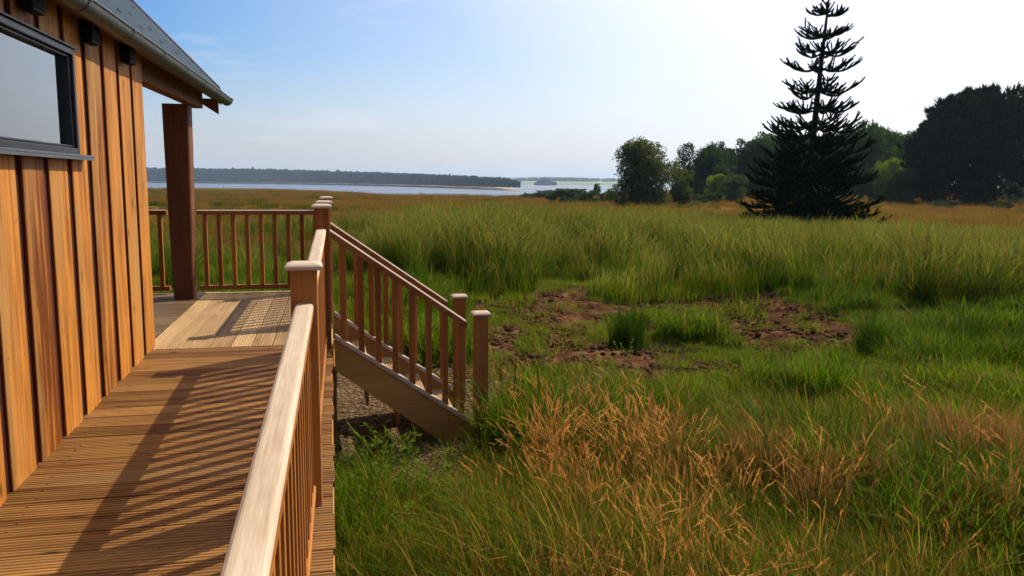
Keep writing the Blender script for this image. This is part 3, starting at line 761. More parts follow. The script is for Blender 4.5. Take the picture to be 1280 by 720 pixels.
def t_wisp(seed, h=.62, n=34, rad=.22):
    T = Tuft(seed); r = T.r
    for i in range(n):
        ps = T.blade(disc(r, rad), r.uniform(0,6.28), h*r.uniform(.6,1.1), r.uniform(.1,.5), .0028, 1, 5, taper=.4)
        T.head(ps, .62, 16, .028, .0032, .032, 1)
    for i in range(8): T.blade(disc(r, rad), r.uniform(0,6.28), h*.5*r.uniform(.4,1.1), r.uniform(.2,.9), .006, 0, 4)
    return T.mesh('wispy_tuft', [M['g_green'], M['seed_red']])
def t_marsh(seed, h=.5, n=230, rad=1.5, base='g_marsh'):
    T = Tuft(seed); r = T.r
    for i in range(n): T.blade(sq(r, rad), r.uniform(0,6.28), h*r.uniform(.35,1.15), r.uniform(.1,.6), r.uniform(.016,.04), 0, 2)
    for i in range(14):
        ps = T.blade(sq(r, rad), r.uniform(0,6.28), h*1.3*r.uniform(.7,1.1), .2, .014, 1, 3); T.head(ps, .7, 4, .09, .02, .03, 2)
    return T.mesh('marsh_tuft', [M[base], M['g_green'], M['seed_red']])
def t_weed(seed, h=.55):
    T = Tuft(seed); r = T.r
    for k in range(5):
        ps = T.blade(disc(r, .08), r.uniform(0,6.28), h*r.uniform(.6,1.1), r.uniform(.05,.5), .006, 0, 6, taper=.4)
        for j in range(12):
            u = r.uniform(.2,1)*(len(ps)-1); i = min(int(u), len(ps)-2); c = Vector(ps[i]).lerp(Vector(ps[i+1]), u-i)
            T.leafq(c, (r.uniform(-1,1), r.uniform(-1,1), r.uniform(-.1,.7)), r.uniform(.03,.075), r.uniform(.015,.035), 0)
        T.head(ps, .8, 16, .018, .010, .02, 1)
    return T.mesh('weed_plant', [M['weed'], M['seed_pale']])

def scatter_object(name, meshes, X, Y, scale, idx, label, cat, ivar=None, zs=None, tilt=.12, sink=0.0):
    """one stuff object: a mesh of points, each carrying a plant through geometry nodes"""
    n = len(X); rs = np.random.RandomState(len(name)+n)
    Z = height(X, Y)-sink
    src = bpy.data.collections.new(name+'_plants')
    for i, me in enumerate(meshes):
        o = bpy.data.objects.new('%s_plant_%s' % (name, 'abcdefghij'[i]), me); src.objects.link(o)
    me = bpy.data.meshes.new(name); me.vertices.add(n); me.vertices.foreach_set('co', np.stack([X, Y, Z], 1).astype(np.float32).ravel())
    rot = np.stack([rs.normal(0, tilt, n), rs.normal(0, tilt, n), rs.uniform(-.9, .9, n)+(rs.rand(n) < .35)*rs.uniform(0, 6.28, n)], 1)
    sc = np.stack([scale, scale, scale*(1 if zs is None else zs)], 1)
    me.attributes.new('rot', 'FLOAT_VECTOR', 'POINT').data.foreach_set('vector', rot.astype(np.float32).ravel())
    me.attributes.new('scl', 'FLOAT_VECTOR', 'POINT').data.foreach_set('vector', sc.astype(np.float32).ravel())
    me.attributes.new('pick', 'INT', 'POINT').data.foreach_set('value', np.asarray(idx, np.int32))
    me.attributes.new('ivar', 'FLOAT', 'POINT').data.foreach_set('value', (rs.rand(n) if ivar is None else ivar).astype(np.float32))
    me.update(); o = new_obj(name, me)
    ng = bpy.data.node_groups.new(name+'_spread', 'GeometryNodeTree')
    ng.interface.new_socket('Geometry', in_out='INPUT', socket_type='NodeSocketGeometry'); ng.interface.new_socket('Geometry', in_out='OUTPUT', socket_type='NodeSocketGeometry')
    gi = ng.nodes.new('NodeGroupInput'); go = ng.nodes.new('NodeGroupOutput'); ip = ng.nodes.new('GeometryNodeInstanceOnPoints')
    ci = ng.nodes.new('GeometryNodeCollectionInfo'); ci.inputs['Collection'].default_value = src; ci.inputs['Separate Children'].default_value = True; ci.inputs['Reset Children'].default_value = True
    def na(nm, t):
        a = ng.nodes.new('GeometryNodeInputNamedAttribute'); a.data_type = t; a.inputs[0].default_value = nm; return a.outputs[0]
    er = ng.nodes.new('FunctionNodeEulerToRotation'); L = ng.links.new
    L(na('rot','FLOAT_VECTOR'), er.inputs[0]); L(gi.outputs[0], ip.inputs['Points']); L(ci.outputs[0], ip.inputs['Instance']); ip.inputs['Pick Instance'].default_value = True
    L(na('pick','INT'), ip.inputs['Instance Index']); L(er.outputs[0], ip.inputs['Rotation']); L(na('scl','FLOAT_VECTOR'), ip.inputs['Scale']); L(ip.outputs[0], go.inputs[0])
    md = o.modifiers.new('spread', 'NODES'); md.node_group = ng
    tag(o, label, cat, kind='stuff'); return o

CAMAZ = 12.9
def sample(n, d0, d1, seed, power=1.0, pad=7.0):
    """points in the fan in front of the deck, with margin; density per area constant for power=1"""
    rs = np.random.RandomState(seed); d = np.sqrt(rs.uniform(d0**2, d1**2, n)) if power == 1 else d0*(d1/d0)**rs.rand(n)
    az = np.radians(CAMAZ+rs.uniform(-33-pad, 33+pad, n)); X, Y = d*np.sin(az), d*np.cos(az)
    return X, Y, rs.rand(n), rs
def blocked(X, Y):
    under = (X < .03) & (Y < 8.85); stair = (X > -.1) & (X < 1.13) & (Y > 5.70) & (Y < 6.86)
    return under | stair
def depth_of(X, Y): return X*.219+Y*.967
def px_x(X, Y): return 640+1000*(X*.976-Y*.219)/np.maximum(.5, depth_of(X, Y))     # how far right a place lies, for zoning only

def zones(X, Y):
    D = np.hypot(X, Y); w = (vnoise(X, Y, 3.0, 11)-.5)
    tall = sstep(11.8, 13.2, D + w*4.5 - .2*np.clip(X-5,0,9) - np.where(X>8,1,0)*2.2*sstep(9,12,X))
    tall = np.where(X > 11, tall*sstep(0, 1, D-19+w*4), tall)
    front = 1-sstep(5.4, 6.8, D + w*1.6 - .9*(1-sstep(1.2,2.4,X)))
    return tall, front, D
SO = lambda X, Y: soil(X, Y)

# short turf everywhere between
X, Y, q, rs = sample(30000, 3, 20, 21, pad=13); keep = ~blocked(X, Y); so = SO(X, Y); gv = gravel(X, Y)
tall, front, D = zones(X, Y)
dens = (.50 - .25*front + .15*sstep(8,12,D))*(1-.93*so)*(1-.95*gv)*(1-.6*tall)
keep &= q < dens; X, Y = X[keep], Y[keep]; n = len(X); clump = vnoise(X, Y, .6, 12)
scatter_object('short_turf', [t_short(1), t_short(2), t_short(3, .10, 110), t_short(4,.2,130)], X, Y, (.45+1.1*clump**1.8)*rs.uniform(.8,1.2,n), rs.randint(0,4,n), 'short bright green turf round the bare earth patches', 'grass')
# lush green clumps
X, Y, q, rs = sample(76000, 2.4, 21, 22, pad=13); keep = ~blocked(X, Y); so = SO(X, Y); gv = gravel(X, Y); tall, front, D = zones(X, Y)
cl = vnoise(X, Y, 1.1, 13)*.65+vnoise(X, Y, .45, 14)*.35
right = sstep(4.6, 6.6, X)*(1-sstep(7.4, 8.6, Y+.25*(X-5)))
dens = (sstep(.54,.68,cl)*.46*(1-tall*.6)+.25*front+right*.35*sstep(.3,.6,cl))*(1-so)**3*(1-gv)
keep &= q < dens; X, Y, cl = X[keep], Y[keep], cl[keep]; n = len(X)
scatter_object('lush_grass', [t_lush(5), t_lush(6), t_lush(7,.30), t_lush(8,.45,50)], X, Y, (.15+1.45*cl**1.5)*rs.uniform(.7,1.3,n), rs.randint(0,4,n), 'lush deep green grass clumps in the near meadow', 'grass')
# long arching grass in front
X, Y, q, rs = sample(22000, 2.1, 10.5, 23, pad=14); keep = ~blocked(X, Y); gv = gravel(X, Y); tall, front, D = zones(X, Y)
cl = vnoise(X, Y, 1.3, 15)
strip = 1-sstep(.5, 1.1, X+ .3*vnoise(X,Y,.5,3))      # low fine grass hugging the deck
near_st = 1-sstep(.3,1.0,ell(X,Y,1.35,5.0,.8,1.0))
dens = front*(.25+.75*sstep(.25,.6,cl))*(1-gv)
keep &= q < dens; X, Y, cl, strip, front, D = X[keep], Y[keep], cl[keep], strip[keep], front[keep], D[keep]; n = len(X)
sc = (.50+.45*cl)*(1-.30*strip)*rs.uniform(.7,1.12,n)*(.62+.38*sstep(5.5,3.0,D)) 
scatter_object('long_grass', [t_long(9,straw=.2), t_long(10,straw=.25), t_long(11,.7,40,.16,.45), t_long(12,.55,50,.16,.3)], X, Y, sc, rs.randint(0,4,n), 'long arching green grass filling the near meadow by the deck', 'grass')
# golden seed heads
X, Y, q, rs = sample(11500, 2.3, 9.5, 24, pad=14); keep = ~blocked(X, Y); gv = gravel(X, Y); tall, front, D = zones(X, Y)
cl = vnoise(X, Y, .9, 16); edge = sstep(.75, 1.5, X)
dens = front*(.04+.55*sstep(.38,.85,cl))*edge*(1-gv)*(1-.85*sstep(4.8,6.5,D))
keep &= q < dens*.46; X, Y, cl = X[keep], Y[keep], cl[keep]; n = len(X)
scatter_object('golden_grass', [t_seed(31), t_seed(32), t_seed(33,.95,7), t_seed(34,.75,11)], X, Y, rs.uniform(.55,.86,n)*(1-.22*sstep(4.5,7,Y)), rs.randint(0,4,n), 'golden drooping seed heads rising from the near grass', 'grass')
# reddish wispy patches
X, Y, q, rs = sample(14000, 2.6, 12, 25, pad=6); keep = ~blocked(X, Y)
pz = np.zeros(len(X))
for (cx, cy, rx, ry) in [(2.75,4.1,.75,.55),(2.1,4.7,.5,.4),(4.1,4.1,.55,.5),(1.0,3.0,.35,.4),(3.3,3.4,.4,.3),(1.5,5.6,.35,.3)]:
    pz = np.maximum(pz, 1-sstep(.5,1.1,ell(X,Y,cx,cy,rx,ry)+(vnoise(X,Y,.4,17)-.5)*.6))
keep &= q < pz*.30; X, Y = X[keep], Y[keep]; n = len(X)
scatter_object('reddish_grass', [t_wisp(41), t_wisp(42), t_wisp(43,.7)], X, Y, rs.uniform(.55,.85,n), rs.randint(0,3,n), 'reddish wispy grass haze in patches of the near meadow', 'grass')
# tall pale grass beyond the worn ground
X, Y, q, rs = sample(9000, 10.5, 46, 26, pad=5); keep = ~blocked(X, Y); so = SO(X, Y); tall, front, D = zones(X, Y); cl = vnoise(X, Y, 2.6, 18)*.6+vnoise(X, Y, .9, 19)*.4
left = sstep(400, 560, px_x(X, Y)); 
dens = tall*(.30+.7*sstep(.3,.6,cl))*(1-so)*(.42+.58*left)*(1-.8*sstep(32,44,D+(cl-.5)*18))
keep &= q < dens*.60; X, Y, cl, left, D = X[keep], Y[keep], cl[keep], left[keep], D[keep]; n = len(X)
rt = sstep(700, 980, px_x(X, Y)); lim = np.clip((1.95-(.028+.013*rt)*D)/1.15, .12, 1.15); big = sstep(.55,.8,vnoise(X, Y, 1.4, 33))
sc = np.minimum((.30+.50*sstep(.3,.75,cl)+.25*big)*(.50+.50*left)*rs.uniform(.7,1.15,n), lim*rs.uniform(.75,1.12,n))
ids = np.where((vnoise(X, Y, 1.7, 35) > .63) & (rs.rand(n) < .7) & (D < 26), 5, np.where(rs.rand(n)<.93-.25*sstep(22,34,D), rs.randint(0,4,n), 4))
X2, Y2, q2, _ = sample(9000, 11, 34, 29, pad=5); tl2, _f, D2 = zones(X2, Y2); c2 = vnoise(X2, Y2, 1.5, 36)*.55+vnoise(X2, Y2, 4.5, 37)*.45; lf2 = sstep(400, 560, px_x(X2, Y2)); so2 = SO(X2, Y2)
k2 = (q2 < tl2*sstep(.46,.60,c2)*(.25+.75*lf2)*.62*(1-so2)) & ~blocked(X2, Y2); X2, Y2, c2, lf2, D2 = X2[k2], Y2[k2], c2[k2], lf2[k2], D2[k2]; n2 = len(X2)
rt2 = sstep(700, 980, px_x(X2, Y2)); lim2 = np.clip((1.95-(.027+.013*rt2)*D2)/1.15, .12, 1.2)
sc2 = np.minimum((.72+.75*sstep(.4,.8,c2))*(.6+.4*lf2)*rs.uniform(.75,1.15,n2), lim2*rs.uniform(.85,1.15,n2))
X, Y, sc = np.concatenate([X, X2]), np.concatenate([Y, Y2]), np.concatenate([sc, sc2]); ids = np.concatenate([ids, 6+rs.randint(0,3,n2)])
def t_clump(seed, h=1.15, g='g_green'):
    T = Tuft(seed); r = T.r
    for i in range(32):
        ps = T.blade(disc(r, .20), r.gauss(.6,1.5), h*r.uniform(.65,1.15), r.uniform(.05,.5), .006, 0 if r.random()<.65 else 1, 6, taper=.6)
        if r.random() < .5: T.head(ps, .70, 20, .040, .0070, .028, 2)
    for i in range(110): T.blade(disc(r, .20), r.uniform(0,6.28), h*.8*r.uniform(.35,1.1), r.uniform(.1,.8), r.uniform(.007,.014), 0, 4)
    return T.mesh('tall_tuft', [M[g], M['g_straw'], M['seed_pale']])
scatter_object('tall_grass', [t_tall(51), t_tall(52), t_tall(53,1.25,80), t_tall(54,1.0,110), t_tall(55,1.1,95,.62,'seed_red'), t_tall(56,1.15,40,.45,'seed_pale',300,'rush'), t_clump(57,1.15,'g_lush'), t_clump(58), t_clump(59,1.1,'rush')], X, Y, sc, ids, 'tall pale seeding grass in a belt across the middle of the meadow', 'grass')
# marsh beyond
X, Y, q, rs = sample(9000, 22, 260, 27, power=2, pad=4); D = np.hypot(X, Y); cl = vnoise(X, Y, 14, 20)
keep = q < .35+.65*sstep(.3,.6,cl); X, Y, cl, D = X[keep], Y[keep], cl[keep], D[keep]; n = len(X)
scatter_object('marsh_grass', [t_marsh(61), t_marsh(62), t_marsh(63,.6), t_marsh(64,.7,170,.7,'rush')], X, Y, rs.uniform(.45,.9,n)*(.75+1.1*sstep(55,200,D)), np.where((vnoise(X, Y, 6, 34) > .66) & (rs.rand(n) < .6), 3, rs.randint(0,3,n)), 'orange and green marsh grass stretching to the bay', 'grass', ivar=np.clip(cl+rs.normal(0,.15,n),0,1))
# weeds by the stairs
X, Y, q, rs = sample(3500, 3, 9, 28); keep = (~blocked(X, Y)) & ((ell(X,Y,.28,4.45,.36,.75) < 1) & (q < .55) | (q < .02)) & (X > .08)
X, Y = X[keep], Y[keep]; n = len(X)
scatter_object('leafy_weeds', [t_weed(71), t_weed(72), t_weed(73,.7)], X, Y, rs.uniform(.35,.70,n), rs.randint(0,3,n), 'leafy green weeds growing against the deck below the stairs', 'weeds')

# gravel and clods
def stone(seed):
    bm = bmesh.new(); bmesh.ops.create_icosphere(bm, subdivisions=1, radius=1); r = random.Random(seed)
    for v in bm.verts: v.co *= r.uniform(.7,1.15); v.co.z *= .6
    mb = MB(); mb.add_bm(bm, r.random()); return mb
M['stone'] = leafmat('gravel_stones', (.09,.055,.028), (.28,.19,.11), .0, .85, .0, patch=.3); M['clod'] = leafmat('earth_clods', (.045,.021,.010), (.14,.072,.036), .0, .95, .0, patch=.5)
rs = np.random.RandomState(4); X = rs.uniform(-1,2.2,16000); Y = rs.uniform(4.2,9.4,16000); keep = rs.rand(16000) < gravel(X, Y)*.8; X, Y = X[keep], Y[keep]; n = len(X)
scatter_object('gravel_stones', [stone(k).build('stone', M['stone'], mesh_only=True) for k in range(3)], X, Y, rs.uniform(.008,.020,n), rs.randint(0,3,n), 'brown gravel on the ground under the staircase', 'gravel')
X = rs.uniform(0,14,26000); Y = rs.uniform(7,14,26000); keep = rs.rand(26000) < soil(X, Y)*.5*sstep(.3,.7,vnoise(X,Y,.5,30)); X, Y = X[keep], Y[keep]; n = len(X)
scatter_object('earth_clods', [stone(k+10).build('clod', M['clod'], mesh_only=True) for k in range(3)], X, Y, rs.uniform(.012,.055,n)*rs.rand(n)+.01, rs.randint(0,3,n), 'brown crumbly clods scattered over the bare earth patches', 'soil')

# ------------------------------------------------------------------ rush tussocks (countable)
def rush_mesh(seed, h, n, rad):
    T = Tuft(seed); r = T.r
    for i in range(n): T.blade(disc(r, rad), r.uniform(0,6.28), h*r.uniform(.5,1.1), r.uniform(.05,.75), r.uniform(.006,.011), 0, 5)
    return T.mesh('rush_tussock', [M['rush']])
rm = [rush_mesh(81,.62,420,.22), rush_mesh(82,.5,360,.2), rush_mesh(83,.75,300,.14)]
for (px_, d, k, sc, lab) in [
    (785,9.6,0,1.0,'dark green rush tussock standing on the bare earth nearest the stairs'),
    (1092,9.3,2,.95,'narrow spiky rush tussock at the right end of the bare earth'),
    (1262,15.6,1,1.5,'dark rush tussock at the far right edge of the meadow'),
    (1130,15.0,1,1.1,'dark rush tussock in front of the tall grass below the dome tree'),
    (985,14.6,1,1.1,'dark rush tussock before the tall grass under the monkey puzzle'),
    (1215,9.2,0,1.0,'broad dark rush clump in the lush grass at the right'),
    (1160,9.9,1,.9,'middle dark rush clump between two larger ones at the right'),
    (655,14.2,1,1.0,'dark rush tussock at the left foot of the tall grass')]:
    xx = (px_-640)/1000*d; x = .976*xx+.219*d; y = -.219*xx+.967*d
    o = new_obj('rush_tussock', rm[k]); o.location = (x, y, float(height(x, y))); o.scale = (sc,)*3; o.rotation_euler = (0,0,random.random()*6)
    tag(o, lab, 'rush tussock', 'rush tussocks in the meadow')

# ------------------------------------------------------------------ trees
def place(px_, d):
    xx = (px_-640)/1000*d; return .976*xx+.219*d, -.219*xx+.967*d
def leaf_cloud(rs, centers, radii, n, size, shell=.55, squash=1.0, jit=.0):
    """n leaf quads spread through lobes; more of them towards the lobes' outsides"""
    C = np.asarray(centers, float); Rr = np.asarray(radii, float); wts = Rr.mean(1)**2 if Rr.ndim == 2 else Rr**2
    if Rr.ndim == 1: Rr = np.stack([Rr, Rr, Rr*squash], 1)
    k = rs.choice(len(C), n, p=wts/wts.sum()); d = rs.normal(size=(n,3)); d /= np.linalg.norm(d, axis=1)[:,None]
    rad = np.where(rs.rand(n) < shell, rs.uniform(.82,1.08,n), rs.rand(n)**.5)
    P = C[k]+d*Rr[k]*rad[:,None]+rs.normal(0, jit, (n,3))
    a = rs.normal(size=(n,3)); a /= np.linalg.norm(a, axis=1)[:,None]; b = np.cross(a, rs.normal(size=(n,3))); b /= np.linalg.norm(b, axis=1)[:,None]
    sz = size*rs.uniform(.5,1.3,n)[:,None]
    V = np.stack([P-a*sz, P-b*sz*.55, P+a*sz, P+b*sz*.55], 1).reshape(-1,3); F = np.arange(4*n).reshape(-1,4)
    tone = np.clip(rs.rand(len(C))[k]*.5+rs.rand(n)*.5, 0, 1)
    return V, F, tone
def crown_mesh(name, m, seed, H, W, lobes, n, size, kind='round', base=.12):
    rs = np.random.RandomState(seed); C = []; Rr = []
    for i in range(lobes):
        z = rs.uniform(base, .88)
        if kind == 'round': env = math.sqrt(max(0.05, 1-((z-.5)/.52)**2))
        elif kind == 'cone': env = max(.06, 1.05-z)
        else: env = .35+.65*math.sin(math.pi*min(1, z*.85+.1))
        a = rs.uniform(0, 6.28); q = W/2*env*rs.uniform(.25,.88); r = W*rs.uniform(.11,.21)*(.6 if kind == 'cone' else 1)
        C.append((q*math.cos(a), q*math.sin(a), z*H)); Rr.append(r)
    # small outlying sprays break the outline
    for i in range(lobes):
        c = C[rs.randint(lobes)]; a = rs.normal(size=3); a /= np.linalg.norm(a); rr = Rr[rs.randint(lobes)]
        C.append(tuple(np.array(c)+a*rr*1.25)); Rr.append(rr*.38)
    V, F, T = leaf_cloud(rs, C, Rr, n, size, squash=.85, jit=size*.6)
    return np_mesh(name, V, F, T, [m])
def trunk_mesh(H, r, seed, limbs=5, lean=0.0, spread=.3, name='trunk', m=None):
    rs = random.Random(seed); mb = MB(); n = 9
    pts = [(lean*H*(i/n)**1.3+rs.uniform(-.02,.02)*H*.3, rs.uniform(-.01,.01)*H, H*i/n-.1) for i in range(n+1)]
    mb.tube(pts, [r*(1.25-1.1*(i/n)) if i else r*1.6 for i in range(n+1)], 8)
    for k in range(limbs):
        i = rs.randint(2, n-2); p = Vector(pts[i]); a = rs.uniform(0,6.28); L_ = H*rs.uniform(.2,.4)*spread/.3
        q = [p, p+Vector((math.cos(a)*L_*.4, math.sin(a)*L_*.4, L_*.35)), p+Vector((math.cos(a)*L_*.8, math.sin(a)*L_*.8, L_*.9))]
        mb.tube(q, [r*.45, r*.3, r*.08], 6)
    return mb.build(name, m or M['bark'], smooth=True, mesh_only=True)
def add_tree(name, px_, d, W, H, crown, trunk, label, cat='tree', group=None, base=None, rz=None, zb=None):
    """crown and trunk meshes have unit height and width; W, H in metres"""
    x, y = place(px_, d); t = empty(name, (x, y, (float(height(x, y)) if zb is None else zb)-.1), random.random()*6 if rz is None else rz)
    c = new_obj('crown', crown, t); k = new_obj('trunk', trunk, t)
    c.scale = (W, W, H); k.scale = (W*.8, W*.8, H*.8); tag(t, label, cat, group); return t
def Hof(top_px, px_, d):          # height above the ground of something whose top shows at this row
    return E+((224+.009*(px_-413))-top_px)/1000*d+.0
U_trunk = trunk_mesh(1, .028, 3, 7)
cr = {
 'birch': crown_mesh('crown', M['leaf_birch'], 1, 1, 1, 44, 26000, .017, 'oval', .02),
 'darkA': crown_mesh('crown', M['leaf_dark'], 2, 1, 1, 40, 20000, .024, 'round', .04),
 'darkB': crown_mesh('crown', M['leaf_dark'], 3, 1, 1, 24, 13000, .022, 'oval', .2),
 'midA': crown_mesh('crown', M['leaf_mid'], 4, 1, 1, 42, 20000, .024, 'round', .03),
 'midB': crown_mesh('crown', M['leaf_mid'], 5, 1, 1, 36, 18000, .024, 'round', .03),
 'lite': crown_mesh('crown', M['leaf_lite'], 6, 1, 1, 26, 13000, .024, 'round', .02),
 'liteB': crown_mesh('crown', M['leaf_birch'], 7, 1, 1, 26, 13000, .024, 'oval', .02),
 'bush': crown_mesh('crown', M['leaf_dark'], 8, 1, 1, 20, 9000, .03, 'round', .0),
}
def tr(name, px_, d, wpx, top, c, label, cat='tree', group=None):
    x, y = place(px_, d); zg = float(height(x, y)); return add_tree(name, px_, d, wpx/1000*d, Hof(top, px_, d)-zg, cr[c], U_trunk, label, cat, group)
tr('birch_tree', 803, 68, 92, 174, 'birch', 'round feathery birch alone at the left of the woods', 'birch')
tr('leafy_shrub', 844, 74, 34, 208, 'liteB', 'yellow green shrub tucked against the right side of the lone birch', 'shrub')
W = 'trees of the wood along the right'
for a in [
    ('pine_tree',866,112,38,180,'darkB','thin open topped dark tree at the left end of the wood'),
    ('pine_tree',889,115,40,179,'darkB','second dark open tree from the left end of the wood'),
    ('broadleaf_tree',912,118,44,184,'darkA','rounded dark tree left of the monkey puzzle, third in the wood'),
    ('broadleaf_tree',938,116,46,174,'darkA','tall dark tree just left of the monkey puzzle'),
    ('broadleaf_tree',964,120,50,168,'midB','tall tree behind the left branches of the monkey puzzle'),
    ('broadleaf_tree',1000,122,52,170,'darkA','tree hidden straight behind the monkey puzzle trunk'),
    ('broadleaf_tree',1040,122,52,164,'midB','tree behind the right branches of the monkey puzzle'),
    ('broadleaf_tree',1076,118,46,157,'midA','highest rounded green tree just right of the monkey puzzle'),
    ('broadleaf_tree',1103,121,38,165,'midA','green tree with a domed top between the tallest green one and the wood middle'),
    ('broadleaf_tree',1128,119,40,163,'midB','green tree behind the bright bush, left of the spiky conifer'),
    ('broadleaf_tree',1150,116,36,172,'midA','small green tree at the left foot of the dome tree'),
    ('broadleaf_tree',900,104,32,205,'darkA','low dark tree above the yellow bush in the wood')]:
    tr(a[0], a[1], a[2], a[3]*1.6, a[4], a[5], a[6], 'tree', W)
tr('leafy_shrub', 888, 98, 28, 214, 'lite', 'yellow green bush low at the left of the wood', 'shrub')
tr('leafy_shrub', 1100, 96, 36, 194, 'lite', 'bright lime green bush in the gap before the dome tree', 'shrub')
tr('leafy_shrub', 1113, 86, 50, 209, 'liteB', 'olive rounded shrub below the lime bush beside the dome tree', 'shrub')
tr('leafy_shrub', 912, 92, 34, 216, 'liteB', 'brownish round shrub left of the monkey puzzle foot', 'shrub')
tr('leafy_shrub', 1085, 92, 34, 205, 'bush', 'dark shrub right behind the monkey puzzle skirt', 'shrub')
B_ = 'low dark bushes along the marsh'
for (p, d, w, top, lab) in [(706,95,44,232,'broad low dark bush left of the lone birch'),(735,90,24,236,'small dark bush between the broad bush and the birch'),(758,92,22,238,'dark bush touching the left foot of the birch'),
    (680,150,60,235,'long low gorse line at the water edge'),(664,170,24,238,'last dark gorse bump on the point by the water'),(722,160,56,233,'gorse bank behind the broad low bush'),(752,150,40,235,'gorse bank behind the birch'),
    (866,84,26,240,'low dark bush under the wood left end'),(880,90,34,238,'second low bush under the wood left end'),(1175,70,36,247,'ragged low bush at the foot of the dome tree'),(1240,66,30,249,'small pale bush right under the dome tree')]:
    tr('low_bush', p, d, w, top, 'bush', lab, 'bush', B_)
tr('distant_tree', 743, 175, 9, 228, 'darkA', 'tiny lone tree above the gorse by the bay', 'tree')

# ---- the monkey puzzle trees
def scaly(V, F, T, pts, rad, rs, spikes, sl):
    """spiky scale leaves standing off a branch"""
    P = np.array(pts); n = spikes; f = rs.rand(n)*(len(P)-1); k = np.minimum(f.astype(int), len(P)-2); u = (f-k)[:,None]
    c = P[k]*(1-u)+P[k+1]*u; d = P[k+1]-P[k]; d /= np.linalg.norm(d, axis=1)[:,None]+1e-9
    s = rs.normal(size=(n,3)); s -= (s*d).sum(1)[:,None]*d; s /= np.linalg.norm(s, axis=1)[:,None]+1e-9; w = np.cross(d, s)
    b = len(V); L_ = sl*rs.uniform(.7,1.2,n)[:,None]; ww = sl*.30
    r = (rad*.6)
    Q = np.stack([c+s*r-w*ww, c+s*r+w*ww, c+s*(r+L_*.75)+d*L_*.85], 1)
    return Q.reshape(-1,3)
def puzzle(name, seed, H, prof, whorls, trunk_x, drop, thick, label, loc, per=(5,7), spike=.05):
    rs = np.random.RandomState(seed); r = random.Random(seed)
    root = empty(name, loc); tag(root, label, 'monkey puzzle tree')
    mb = MB(); zs = [H*i/14 for i in range(15)]
    mb.tube([(trunk_x(z),0,z-.1) for z in zs], [max(.03, .17*(1-z/H)**.6) for z in zs], 10)
    mb.build('trunk', M['bark'], root, smooth=True)
    wood_ = MB(); SP = []
    for (zf, spacing) in whorls:
        z0 = zf*H; R0 = float(np.interp(zf, prof[0], prof[1])); nb = r.randint(*per)+(1 if zf < .45 else 2); ph = r.uniform(0,6.28)
        for b in range(nb):
            a = ph+6.283*b/nb+r.uniform(-.25,.25); Lb = .90*R0*r.uniform(.80,1.06); ca, sa = math.cos(a), math.sin(a)
            dr = float(np.interp(zf, drop[0], drop[1]))*Lb*r.uniform(.75,1.3); zj = r.uniform(-.10,.10); up = float(np.interp(zf, [0,.3,.6,1], [.22,.22,.30,.40]))*min(Lb,1.6)
            main = []
            for i in range(9):
                u = i/8; z = z0+zj-dr*math.sin(min(1,u*1.15)*math.pi/2)+up*max(0,u-.35)**2*2.2
                main.append((trunk_x(z0)+ca*Lb*u, sa*Lb*u, z))
            th = thick*(.75+.25*min(1, Lb/2)); wood_.tube(main, [th*1.1*(1-.15*i/8) for i in range(9)], 6)
            SP.append(scaly(SP,0,0,main,th,rs,int(220*Lb), spike))
            # side branchlets curving up and outward
            nsb = int(Lb*(9.0 if zf < .45 else 7.0))+2
            for k in range(nsb):
                u = r.uniform(.22,.98); i = min(int(u*8), 7); p = Vector(main[i]).lerp(Vector(main[i+1]), u*8-i); s_ = 1 if k%2 else -1
                l = r.uniform(.40,.95)*min(1, .25+Lb*.33)*(1.15-.45*u); da = a+s_*r.uniform(.35,1.0)
                vx, vy = math.cos(da), math.sin(da); lift = r.uniform(.05,.35) if zf > .25 else r.uniform(-.35,.15)
                br = [tuple(p+Vector((vx*l*t, vy*l*t, l*(lift*t+.45*t*t*(1 if zf > .1 else .5))))) for t in (0,.35,.7,1)]
                wood_.tube(br, [th*.85, th*.85, th*.8, th*.6], 5); SP.append(scaly(SP,0,0,br,th*.8,rs,int(110*l)+6, spike*.85))
    wood_.build('branches', M['needle'], root, smooth=True)
    Q = np.concatenate(SP); F = np.arange(len(Q)).reshape(-1,3)
    me = np_mesh('scale_leaves', Q, F, rs.rand(len(F)), [M['needle']]); new_obj('scale_leaves', me, root)
    return root
# profile from the photograph: half width (m) by height fraction
d_ = 32.5; x_, y_ = place(1004, d_); Ht = Hof(-8, 1020, d_)
whl = []; rows = [17,42,61,81,105,127,144,159,172,184,195,205,214,223,231,239,246,253,259,265]
for rpx in rows: whl.append(((-.20)/Ht+(E+((229-rpx)/1000*d_))/Ht, 1))
pf = sorted([((E+((229-rp)/1000*d_))/Ht, hw/1000*d_) for rp, hw in [(0,10),(17,25),(42,31),(61,38),(81,46),(105,49),(127,57),(144,63),(159,66),(172,70),(184,74),(205,80),(225,86),(245,90),(262,86),(275,66)]])
whl += [(.17,1),(.15,1),(.125,1),(.10,1),(.085,1),(.07,1)]
lean = lambda z: .42*max(0,(z/Ht-.25)/.75)**1.3
puzzle('monkey_puzzle_tree', 12, Ht, ([p[0] for p in pf],[p[1] for p in pf]), whl, lean, ([0,.08,.14,.22,.35,.5,.75,1],[.72,.68,.50,.38,.28,.20,.12,.0]), .036,
       'tall lone monkey puzzle tree with tiered spiky branches against the sky', (x_, y_, float(height(x_, y_))))
